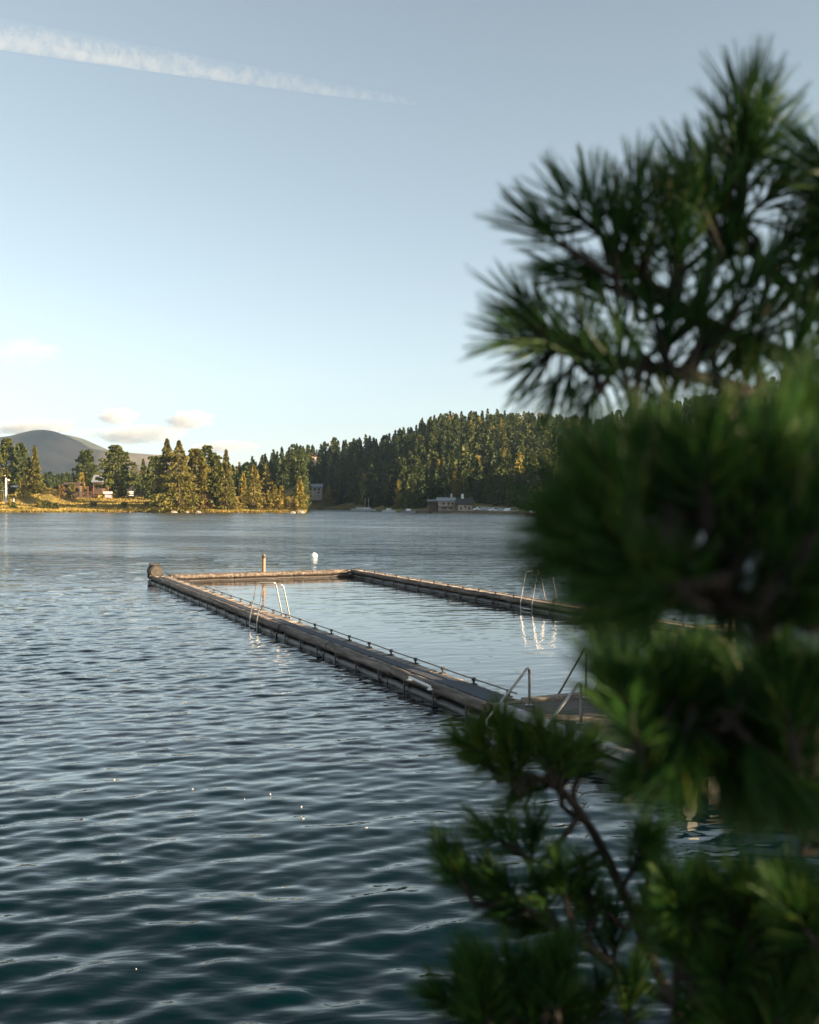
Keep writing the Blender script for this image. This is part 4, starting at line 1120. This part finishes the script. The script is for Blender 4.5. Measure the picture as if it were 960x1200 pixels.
# ------------------------------------------------------------------ the near stone pine
def build_pine():
    e = empty('stone_pine', (1.75, 1.5, 1.7), 'near stone pine with long dark needles reaching in from the right, out of focus', 'pine tree')
    tb = MB()
    tk = [Vector((1.80, 1.45, 1.55)), Vector((1.78, 1.5, 2.2)), Vector((1.70, 1.52, 2.9)), Vector((1.56, 1.5, 3.5)), Vector((1.32, 1.45, 3.9)), Vector((1.12, 1.42, 4.25))]
    tb.tube(tk, [.075, .066, .055, .042, .03, .018], 12); tb.build('trunk', M['bark'], e, smooth=True)
    # branches: lines of (pixel x, pixel y, depth)
    B = {}
    B['top'] = [(1180, 560, 1.5), (1040, 440, 1.45), (955, 365, 1.4), (905, 320, 1.38), (865, 268, 1.36), (870, 190, 1.36)]
    B['upper'] = [(1250, 620, 1.5), (1060, 520, 1.4), (930, 480, 1.3), (830, 445, 1.25), (735, 425, 1.25), (655, 405, 1.25), (625, 392, 1.25)]
    B['upmid'] = [(1120, 480, 1.45), (960, 430, 1.35), (850, 390, 1.3), (770, 340, 1.3), (715, 290, 1.3)]
    B['mid'] = [(1900, 880, 1.1), (1500, 800, .95), (1100, 750, .84), (930, 715, .80), (810, 690, .77), (755, 682, .77), (735, 690, .78)]
    B['midup'] = [(1500, 800, .95), (1150, 700, .88), (980, 640, .84), (860, 590, .80), (780, 570, .78)]
    B['low'] = [(1400, 1000, 1.2), (1120, 900, 1.1), (960, 860, 1.05), (850, 850, 1.0), (775, 850, 1.0), (735, 835, 1.0)]
    B['lowright'] = [(1300, 1150, 1.5), (1080, 1060, 1.4), (985, 1005, 1.35), (940, 965, 1.35), (915, 920, 1.3)]
    B['spray'] = [(1150, 1480, 1.9), (930, 1320, 1.85), (800, 1190, 1.8), (735, 1055, 1.78), (695, 975, 1.76), (655, 925, 1.74), (610, 908, 1.73), (572, 900, 1.72)]
    B['bottom'] = [(1300, 1420, 1.7), (1020, 1290, 1.6), (860, 1210, 1.55), (760, 1160, 1.6), (700, 1120, 1.6), (640, 1080, 1.65), (590, 1060, 1.65)]
    B['bottomleft'] = [(1100, 1420, 1.6), (900, 1330, 1.55), (740, 1250, 1.5), (640, 1200, 1.5), (590, 1170, 1.5)]
    B['lowmass'] = [(1350, 1200, 1.3), (1100, 1150, 1.25), (950, 1110, 1.2), (850, 1080, 1.25), (800, 1060, 1.3)]
    # shoots: branch, base pixel, depth, direction (right, up, away), size, tint bias
    S = []
    def sh(br, x, y, d, dx, dy, dz=0.0, size=1.0, tint=0.0, n=None): S.append((br, x, y, d, dx, dy, dz, size, tint, n))
    # top
    sh('top', 868, 225, 1.36, .1, 1, -.1, 1.25); sh('top', 864, 180, 1.36, .35, 1, .1, 1.2); sh('top', 872, 170, 1.35, 0, 1, 0, 1.25); sh('top', 868, 200, 1.35, .5, 1, .1, 1.25)
    sh('top', 850, 245, 1.34, -.75, .75, 0, .9); sh('top', 830, 250, 1.34, -.5, 1, .1, .9); sh('top', 890, 240, 1.36, .75, .8, 0, 1.1); sh('top', 905, 300, 1.36, .7, .8, -.1, 1.0)
    sh('top', 935, 330, 1.36, .5, 1, -.1, 1.0); sh('top', 960, 330, 1.36, .3, 1, 0, 1.0); sh('top', 900, 330, 1.34, .2, .9, -.3, .9); sh('top', 965, 290, 1.36, -.1, 1, 0, 1.0)
    sh('top', 975, 250, 1.3, -.2, .9, .1, 1.1); sh('top', 985, 210, 1.25, -.8, .5, .1, 1.1); sh('top', 950, 280, 1.36, .3, 1, 0, 1.1); sh('top', 835, 215, 1.34, -.4, 1, .1, .95); sh('top', 850, 290, 1.34, -.3, 1, .2, 1.0)
    # upper middle
    for (x, y, dx, dy) in [(680, 255, -.9, .7), (700, 260, -.35, 1), (740, 250, .1, 1), (655, 285, -.85, .55), (720, 290, -.1, 1), (765, 270, .15, 1), (790, 255, -.1, 1), (815, 230, -.5, 1)]:
        sh('upmid', x, y, 1.30 + random.uniform(-.06, .06), dx, dy, random.uniform(-.3, .3), .95)
    for (x, y, dx, dy) in [(690, 330, -.8, .3), (740, 330, -.2, .9), (790, 320, .1, .9), (830, 330, .3, .9), (860, 370, .4, .9), (770, 380, -.2, .8), (820, 390, .2, .8), (720, 370, -.5, .6), (880, 405, .4, .8), (930, 420, .3, .9), (955, 400, .3, .9), (790, 300, 0, 1), (750, 300, -.3, 1)]:
        sh('upmid', x, y, 1.28 + random.uniform(-.08, .08), dx, dy, random.uniform(-.5, .3), .95)
    for (x, y, dx, dy) in [(640, 385, -.95, .35), (628, 400, -1, .1), (625, 375, -.6, .9), (655, 400, -.5, .5), (640, 420, -.8, -.55), (670, 430, -.6, -.7), (690, 410, -.2, .8), (730, 430, -.1, .7), (780, 440, .1, .8), (830, 450, .2, .8), (870, 455, .3, .8), (700, 440, -.2, -.7), (920, 470, .2, .9), (760, 450, 0, -.5), (960, 470, .3, .9)]:
        sh('upper', x, y, 1.25 + random.uniform(-.06, .06), dx, dy, random.uniform(-.3, .3), .9)
    # near blurred mass
    for (x, y, dx, dy, dz) in [(800, 590, .05, 1, -.1), (750, 590, -.35, 1, 0), (840, 580, .2, 1, 0), (890, 590, .3, 1, 0), (725, 610, -.7, .8, 0), (715, 635, -1, .45, 0), (745, 690, -1, -.1, 0),
                                  (860, 650, .1, .7, -.6), (930, 640, .4, .8, 0), (960, 590, .3, 1, 0), (780, 680, -.5, .3, -.5), (820, 690, 0, .3, -.6),
                                  (765, 705, -.6, -.2, 0), (930, 710, .2, .4, -.4), (980, 680, .3, .8, -.2), (960, 540, .2, 1, 0), (735, 655, -.9, .6, .2), (860, 550, .15, 1, .2), (790, 560, -.15, 1, .3),
                                  (740, 650, -.5, .6, -.4), (900, 670, .2, .6, -.5), (840, 700, .1, -.1, -.6), (950, 690, .2, .2, -.4), (745, 675, -.8, .1, .1), (910, 540, .1, 1, 0), (940, 500, .1, 1, 0), (780, 610, -.1, 1, -.3), (720, 640, -.9, .7, .1), (700, 600, -.8, .65, 0), (695, 630, -1, .15, 0), (720, 570, -.6, .9, .1), (690, 645, -1, -.2, 0), (760, 560, -.4, 1, -.1), (830, 545, 0, 1, -.1)]:
        d = .78 + random.uniform(-.07, .06)
        sh('mid' if y > 610 else 'midup', x, y, d, dx, dy, dz, .8, .05)
    # between mass and spray
    for (x, y, dx, dy) in [(735, 835, -.35, 1), (725, 800, -.5, 1), (760, 845, 0, 1), (780, 845, .1, 1), (820, 850, 0, 1), (760, 830, -.4, .7), (860, 850, .2, 1), (900, 860, .1, 1), (940, 860, .3, 1), (800, 880, -.2, -.3), (770, 865, -.3, -.4), (850, 890, .1, -.5), (900, 895, .3, -.4), (960, 830, 0, 1), (920, 820, -.1, .9), (780, 810, -.1, .9)]:
        sh('low', x, y, 1.0 + random.uniform(-.08, .08), dx, dy, random.uniform(-.4, .3), .95, .06)
    for (x, y, dx, dy) in [(915, 935, -.5, .7), (930, 930, .1, 1), (950, 960, .2, 1), (900, 960, -.9, .2), (975, 940, .3, 1)]:
        sh('lowright', x, y, 1.32, dx, dy, random.uniform(-.3, .3), .9, .1)
    # spray in front of the platform, its sunlit yellow-green painted by a higher tint
    for (x, y, dx, dy) in [(575, 898, -.9, .75), (572, 888, -.4, 1), (600, 898, -.25, 1), (560, 880, -1, .4), (612, 890, .1, 1), (655, 905, -.1, 1), (662, 890, .2, 1), (640, 880, -.2, 1), (672, 900, .5, .9), (625, 920, -.4, -.2), (590, 870, -.2, 1), (685, 895, .4, 1)]:
        sh('spray', x, y, 1.73 + random.uniform(-.05, .05), dx, dy, random.uniform(-.25, .25), .95, .28)
    for (x, y, dx, dy) in [(605, 990, -.55, .9), (585, 985, -.9, .5), (625, 990, .1, .9), (760, 1010, .05, 1), (765, 1000, -.3, 1), (752, 1005, .5, .9), (700, 1060, -.6, .6), (760, 1080, .2, .9)]:
        sh('spray', x, y, 1.72 + random.uniform(-.05, .05), dx, dy, random.uniform(-.25, .25), .92, .14)
    for (x, y, dx, dy) in [(550, 1025, -.85, .6), (535, 1020, -.5, .9), (560, 1040, -.7, .3), (600, 1050, -.6, .7), (640, 1060, -.3, .8), (660, 1040, -.2, .9), (690, 1080, -.4, .7), (640, 1090, -.9, .1), (610, 1070, -.8, .2), (580, 1050, -.3, .8), (720, 1100, 0, .9), (690, 1040, -.2, .9)]:
        sh('bottom', x, y, 1.66 + random.uniform(-.08, .08), dx, dy, random.uniform(-.3, .3), .95, .06)
    for (x, y, dx, dy) in [(580, 1180, -.5, 1), (560, 1160, -.3, 1), (600, 1160, 0, 1), (540, 1190, -.8, .6), (640, 1180, .1, 1), (620, 1190, -.2, .9), (700, 1190, 0, 1), (740, 1180, .2, 1), (680, 1215, -.2, .8), (570, 1215, -.4, .8), (650, 1160, .3, .9)]:
        sh('bottomleft', x, y, 1.5 + random.uniform(-.06, .06), dx, dy, random.uniform(-.3, .3), 1.0, .06)
    rng = random.Random(98)
    for k in range(20):
        x = rng.uniform(775, 985); y = rng.uniform(800, 905)
        sh('low', x - 35, y, rng.uniform(.95, 1.15), rng.uniform(-.6, .5), rng.uniform(.1, 1), rng.uniform(-.5, .3), .95, .08)
    for k in range(10):
        x = rng.uniform(545, 700); y = rng.uniform(1150, 1225)
        sh('bottomleft', x, y, rng.uniform(1.42, 1.58), rng.uniform(-.7, .5), rng.uniform(.6, 1), rng.uniform(-.4, .2), 1.0, .1)
    rng = random.Random(99)
    for k in range(56):
        x = rng.uniform(785, 985); y = rng.uniform(1045, 1225)
        if y < 1060 + (x - 880) * -.1 - 20: continue
        sh('lowmass', x, y, rng.uniform(1.1, 1.45), rng.uniform(-.6, .5), rng.uniform(.5, 1), rng.uniform(-.6, .2), .9, .12)
    br_obj = {}; br_mb = {}; br_path = {}; fol = {}
    for k, line in B.items():
        pts = [pt(*q) for q in line]
        # run from the trunk
        best = min((p for p in np_lerp(tk)), key=lambda p: (p - pts[0]).length)
        if k == 'midup': best = pt(1500, 800, .95)
        pts = [best] + pts
        dense = []
        for i in range(len(pts) - 1):
            for u in range(6): dense.append(cr(pts, i, u / 6))
        dense.append(pts[-1])
        thick = .017 if k not in ('spray',) else .015
        n = len(dense); rs = [thick * (1 - .72 * i / (n - 1)) * rng.uniform(.9, 1.12) for i in range(n)]
        mb = MB(); mb.tube(dense, rs, 9); br_mb[k] = mb; br_path[k] = dense[len(dense) // 3:]; fol[k] = []
    for (br, x, y, d, dx, dy, dz, size, tint, n) in S:
        axis = Vector((dx, dz, dy)).normalized(); base = pt(x, y, d) - axis * .028
        # twig from the branch to the shoot, arriving along the shoot's own direction
        q = min(br_path[br], key=lambda p: (p - (base - axis * .07)).length)
        L = .06 * size
        mid = base - axis * min(.05, (q - base).length * .45)
        tw = [q, q.lerp(mid, .5) + Vector((0, 0, -.004)), mid, base, base + axis * L]
        br_mb[br].tube(tw, [.0065, .0058, .0052, .0048, .002], 6)
        fol[br].append((base, axis, size, tint, n))
    for k in B:
        bo = br_mb[k].build('branch', M['bark'], e, smooth=True)
        V = []; Fs = []; T = []
        for (base, axis, size, tint, n) in fol[k]:
            br_name = k
            nn = n or int((200 if k in ('top', 'upper', 'upmid') else 330) * size) // 5 * 5
            s = axis.orthogonal().normalized(); t = axis.cross(s)
            L = .07 * size
            for i in range(nn):
                if i % 5 == 0:                                  # needles sit in bundles of five
                    open_ = br_name in ('top', 'upper', 'upmid')
                    u = rng.random() ** .8
                    p = base + axis * (L * (u - .12))
                    an = rng.uniform(0, 6.283)
                    rad = s * math.cos(an) + t * math.sin(an)
                    op = R(rng.gauss(58 - 38 * u, 10)) if open_ else R(rng.gauss(52 - 30 * u, 11))          # closing towards the tip
                    d0 = axis * math.cos(op) + rad * math.sin(op)
                    ln0 = rng.gauss(.080 if open_ else .066, .007) * size
                sp = .03 if open_ else .085
                d = (d0 + Vector((rng.gauss(0, sp), rng.gauss(0, sp), rng.gauss(0, sp)))).normalized()
                ln = ln0 * rng.uniform(.93, 1.05)
                d2 = (d * .9 + axis * .2 + Vector((0, 0, -.05))).normalized()
                side = d.cross(Vector((rng.gauss(0, 1), rng.gauss(0, 1), rng.gauss(0, 1)))).normalized() * (.00085 if open_ else .0007)
                a0, a1, a2 = p, p + d * ln * .5, p + d * ln * .5 + d2 * ln * .5
                n0 = len(V)
                V += [a0 - side, a0 + side, a1 - side, a1 + side, a2 - side * .3, a2 + side * .3]
                Fs += [(n0, n0 + 1, n0 + 3, n0 + 2), (n0 + 2, n0 + 3, n0 + 5, n0 + 4)]
                tv = min(1, max(0, rng.gauss(.36 + tint, .2)))
                if rng.random() < .025: tv = 1.0
                T += [tv * .7, tv * .7, tv, tv, min(1, tv * 1.1), min(1, tv * 1.1)]
        off = world_loc(bo)
        arr = np.array([tuple(v) for v in V]) - np.array(tuple(off))
        fo = np_mesh('needle_foliage', arr, np.array(Fs, np.int32), M['needles'], smooth=True, parent=bo)
        attr_float(fo, 'tint', T)

def np_lerp(tk):
    out = []
    for a, b_ in zip(tk[:-1], tk[1:]):
        for i in range(8): out.append(a.lerp(b_, i / 8))
    return out
def cr(p, i, u):
    """Catmull-Rom"""
    a = p[max(i - 1, 0)]; b_ = p[i]; c = p[i + 1]; d = p[min(i + 2, len(p) - 1)]
    return 0.5 * ((2 * b_) + (c - a) * u + (2 * a - 5 * b_ + 4 * c - d) * u * u + (3 * b_ - a - 3 * c + d) * u ** 3)
build_pine()
for (x, y, h, r, lb) in ((7.4, -1.2, 8.5, 2.3, 'unseen stone pine added on the bank to shade the near pine'), (11.0, 10.6, 9.5, 2.7, 'unseen stone pine added right of the pier to shade the platform')):  # out-of-view pines put in so the near pine and platform fall in shade
    e = empty('stone_pine', (x, y, 1.4 if y < 4 else -.2), lb, 'tree', 'unseen pines added for shade on the near bank')
    c = bpy.data.objects.new('crown', crown_mesh('crown', random.Random(int(h * 10)), h, r, 'pine', 430 if y < 4 else 2600, .40, M['stonepine'], base=.12)); c.parent = e; col.objects.link(c)
    mb = MB(); mb.tube([Vector((x, y, -.6)), Vector((x + .1, y, h * .5)), Vector((x, y, h * .95))], [.2, .13, .03], 10); mb.build('trunk', M['trunk'], e, smooth=True)

# ------------------------------------------------------------------ clouds and air
def cloud_mat(name, dens, scale, lo, hi, stretch=(1, 1, 1), detail=5, aniso=0.3):
    m = bpy.data.materials.new(name); m.use_nodes = True; nt = m.node_tree; nt.nodes.clear()
    out = nt.nodes.new('ShaderNodeOutputMaterial'); pv = nt.nodes.new('ShaderNodeVolumePrincipled')
    tc = nt.nodes.new('ShaderNodeTexCoord'); mp = nt.nodes.new('ShaderNodeMapping'); mp.inputs['Scale'].default_value = stretch
    nt.links.new(tc.outputs['Object'], mp.inputs[0])
    nz = node(nt, 'ShaderNodeTexNoise', Scale=scale, Detail=detail, Roughness=0.6); nt.links.new(mp.outputs[0], nz.inputs['Vector'])
    # fade towards the rim of the cloud body (generated box -1..1)
    ln = nt.nodes.new('ShaderNodeVectorMath'); ln.operation = 'LENGTH'
    g = nt.nodes.new('ShaderNodeMapping'); g.inputs['Location'].default_value = (-1, -1, -1); g.inputs['Scale'].default_value = (2, 2, 2)
    nt.links.new(tc.outputs['Generated'], g.inputs[0]); nt.links.new(g.outputs[0], ln.inputs[0])
    inv = node(nt, 'ShaderNodeMapRange'); inv.inputs['From Min'].default_value = 1.0; inv.inputs['From Max'].default_value = 0.2
    inv.inputs['To Min'].default_value = 0.0; inv.inputs['To Max'].default_value = 1.0
    nt.links.new(ln.outputs['Value'], inv.inputs['Value'])
    ad = node(nt, 'ShaderNodeMath', _operation='MULTIPLY_ADD'); ad.inputs[1].default_value = 0.22
    nt.links.new(inv.outputs[0], ad.inputs[0]); nt.links.new(nz.outputs['Fac'], ad.inputs[2])
    mr = node(nt, 'ShaderNodeMapRange'); mr.inputs['From Min'].default_value = lo; mr.inputs['From Max'].default_value = hi
    mr.inputs['To Max'].default_value = dens
    nt.links.new(ad.outputs[0], mr.inputs['Value'])
    ed = node(nt, 'ShaderNodeMath', _operation='MULTIPLY'); nt.links.new(mr.outputs[0], ed.inputs[0])
    e2 = node(nt, 'ShaderNodeMapRange'); e2.inputs['From Min'].default_value = 0.0; e2.inputs['From Max'].default_value = 0.25; nt.links.new(inv.outputs[0], e2.inputs['Value'])
    nt.links.new(e2.outputs[0], ed.inputs[1])
    nt.links.new(ed.outputs[0], pv.inputs['Density'])
    pv.inputs['Color'].default_value = (0.98, 0.98, 0.98, 1); pv.inputs['Anisotropy'].default_value = aniso
    nt.links.new(pv.outputs[0], out.inputs['Volume'])
    return m

def ellipsoid(name, c, rx, ry, rz, m, rot=None, n=24, k=12):
    vs = []; fs = []
    for i in range(k + 1):
        a = math.pi * i / k
        for j in range(n):
            b_ = 2 * math.pi * j / n; vs.append((math.sin(a) * math.cos(b_) * rx, math.sin(a) * math.sin(b_) * ry, -math.cos(a) * rz))
    for i in range(k):
        for j in range(n):
            fs.append((i * n + j, i * n + (j + 1) % n, (i + 1) * n + (j + 1) % n, (i + 1) * n + j))
    o = np_mesh(name, np.array(vs), np.array(fs, np.int32), m, loc=c)
    if rot is not None: o.rotation_euler = rot
    return o

def build_sky_things():
    D = 6000.0
    specs = [(138, 487, 30, 9, .0022, 'small soft white cloud left of the pair above the peninsula'),
             (222, 491, 34, 10, .003, 'white cloud with grey underside above the biggest spruce'),
             (160, 508, 75, 11, .002, 'broad low white cloud bank just above the peninsula trees'),
             (35, 500, 70, 9, .002, 'low pale cloud behind the top of the blue mountain'),
             (262, 523, 45, 7, .0016, 'thin low grey cloud above the slender spruce'),
             (20, 412, 60, 16, .00035, 'faint veil of cloud at the left edge above the mountain')]
    for i, (x, y, rx, ry, dn, lb) in enumerate(specs):
        c = pt(x, y, D); k = D / F
        m = cloud_mat('cloud_vapour', dn * 12, 1 / 100.0, 0.52, 0.84, (0.7, 0.7, 1.3), 8)
        o = ellipsoid('cloud', c, rx * k, max(ry * k * 2.0, 120), ry * k * 1.25, m)
        o.data.name = 'cloud'
        tag(o, lb, 'cloud', 'low clouds over the peninsula')
    # an unseen cloud, added beyond the right edge to shade the middle of the mountain
    lat = Vector((-math.cos(R(SUN_AZ)), math.sin(R(SUN_AZ)), 0)); upv = dirv.cross(lat)
    if upv.z < 0: upv = -upv
    lg = lat * math.cos(R(26.6)) + upv * math.sin(R(26.6)); st = dirv.cross(lg)
    c = lat * 2080 + upv * 500 + dirv * (Vector((-940, 2600, 100)).dot(dirv) + 5000)
    o = ellipsoid('cloud', c, 160, 300, 80, cloud_mat('cloud_vapour', .12, 1 / 60.0, 0.42, 0.62, (1, 1, 1), 5))
    mrot = Matrix((dirv, lg, st)).transposed()
    if mrot.determinant() < 0: mrot = Matrix((dirv, lg, -st)).transposed()
    o.rotation_euler = mrot.to_euler()
    tag(o, 'unseen cloud added beyond the right edge to shade the mountain', 'cloud')
    # condensation trail
    D = 2600.0
    a, b_ = pt(-120, 22, D), pt(500, 124, D)
    L = (b_ - a).length; c = (a + b_) / 2; dirn = (b_ - a).normalized()
    n, k = 20, 40; vs = []; fs = []
    for i in range(k + 1):
        u = i / k
        r = 43 * (1 - u) ** .55 * (1 - math.exp(-u * 30)) + 1.5
        for j in range(n):
            an = 2 * math.pi * j / n; vs.append(((u - .5) * L, math.cos(an) * r, math.sin(an) * r))
    for i in range(k):
        for j in range(n): fs.append((i * n + j, i * n + (j + 1) % n, (i + 1) * n + (j + 1) % n, (i + 1) * n + j))
    m = bpy.data.materials.new('trail_vapour'); m.use_nodes = True; nt = m.node_tree; nt.nodes.clear()
    out = nt.nodes.new('ShaderNodeOutputMaterial'); pv = nt.nodes.new('ShaderNodeVolumePrincipled')
    tc = nt.nodes.new('ShaderNodeTexCoord'); sx = nt.nodes.new('ShaderNodeSeparateXYZ'); nt.links.new(tc.outputs['Object'], sx.inputs[0])
    mp = nt.nodes.new('ShaderNodeMapping'); mp.inputs['Scale'].default_value = (1, 1, .8); nt.links.new(tc.outputs['Object'], mp.inputs[0])
    nz = node(nt, 'ShaderNodeTexNoise', Scale=1 / 27.0, Detail=6, Roughness=0.62, Distortion=0.6); nt.links.new(mp.outputs[0], nz.inputs['Vector'])
    # puffs hang from the lower side, a thin veil above
    zz = node(nt, 'ShaderNodeMapRange'); zz.inputs['From Min'].default_value = 30; zz.inputs['From Max'].default_value = -25; zz.inputs['To Min'].default_value = -.12; zz.inputs['To Max'].default_value = .14
    nt.links.new(sx.outputs['Z'], zz.inputs['Value'])
    ad = node(nt, 'ShaderNodeMath', _operation='ADD'); nt.links.new(nz.outputs['Fac'], ad.inputs[0]); nt.links.new(zz.outputs[0], ad.inputs[1])
    mr = node(nt, 'ShaderNodeMapRange'); mr.inputs['From Min'].default_value = .47; mr.inputs['From Max'].default_value = .75; mr.inputs['To Min'].default_value = .0006; mr.inputs['To Max'].default_value = .0085
    nt.links.new(ad.outputs[0], mr.inputs['Value'])
    # thinner towards the young end
    fx = node(nt, 'ShaderNodeMapRange'); fx.inputs['From Min'].default_value = L * .48; fx.inputs['From Max'].default_value = -L * .1; fx.inputs['To Min'].default_value = .5
    nt.links.new(sx.outputs['X'], fx.inputs['Value'])
    ml = node(nt, 'ShaderNodeMath', _operation='MULTIPLY'); nt.links.new(mr.outputs[0], ml.inputs[0]); nt.links.new(fx.outputs[0], ml.inputs[1])
    nt.links.new(ml.outputs[0], pv.inputs['Density']); pv.inputs['Color'].default_value = (0.98, .98, .98, 1); pv.inputs['Anisotropy'].default_value = .3
    nt.links.new(pv.outputs[0], out.inputs['Volume'])
    o = np_mesh('vapour_trail', np.array(vs), np.array(fs, np.int32), m, loc=c)
    yv = dirn.cross(Vector((0, 0, 1))).normalized() * -1; zv = dirn.cross(yv)
    if zv.z < 0: zv = -zv
    yv = zv.cross(dirn)
    o.rotation_euler = Matrix((dirn, yv, zv)).transposed().to_euler()
    tag(o, 'long fraying white vapour trail slanting across the upper left sky', 'vapour trail')
build_sky_things()

m = bpy.data.materials.new('haze_air'); m.use_nodes = True; nt = m.node_tree; nt.nodes.clear()
out = nt.nodes.new('ShaderNodeOutputMaterial'); pv = nt.nodes.new('ShaderNodeVolumePrincipled')
pv.inputs['Color'].default_value = (0.5, 0.72, 1.0, 1); pv.inputs['Density'].default_value = 0.00006; pv.inputs['Anisotropy'].default_value = 0.2
nt.links.new(pv.outputs[0], out.inputs['Volume'])
mb = MB(); mb.box(-4000, 4000, -950, 4100, -8, 262)
tag(mb.build('haze', m), 'thin pale air fading the far mountain', 'haze', kind='stuff')
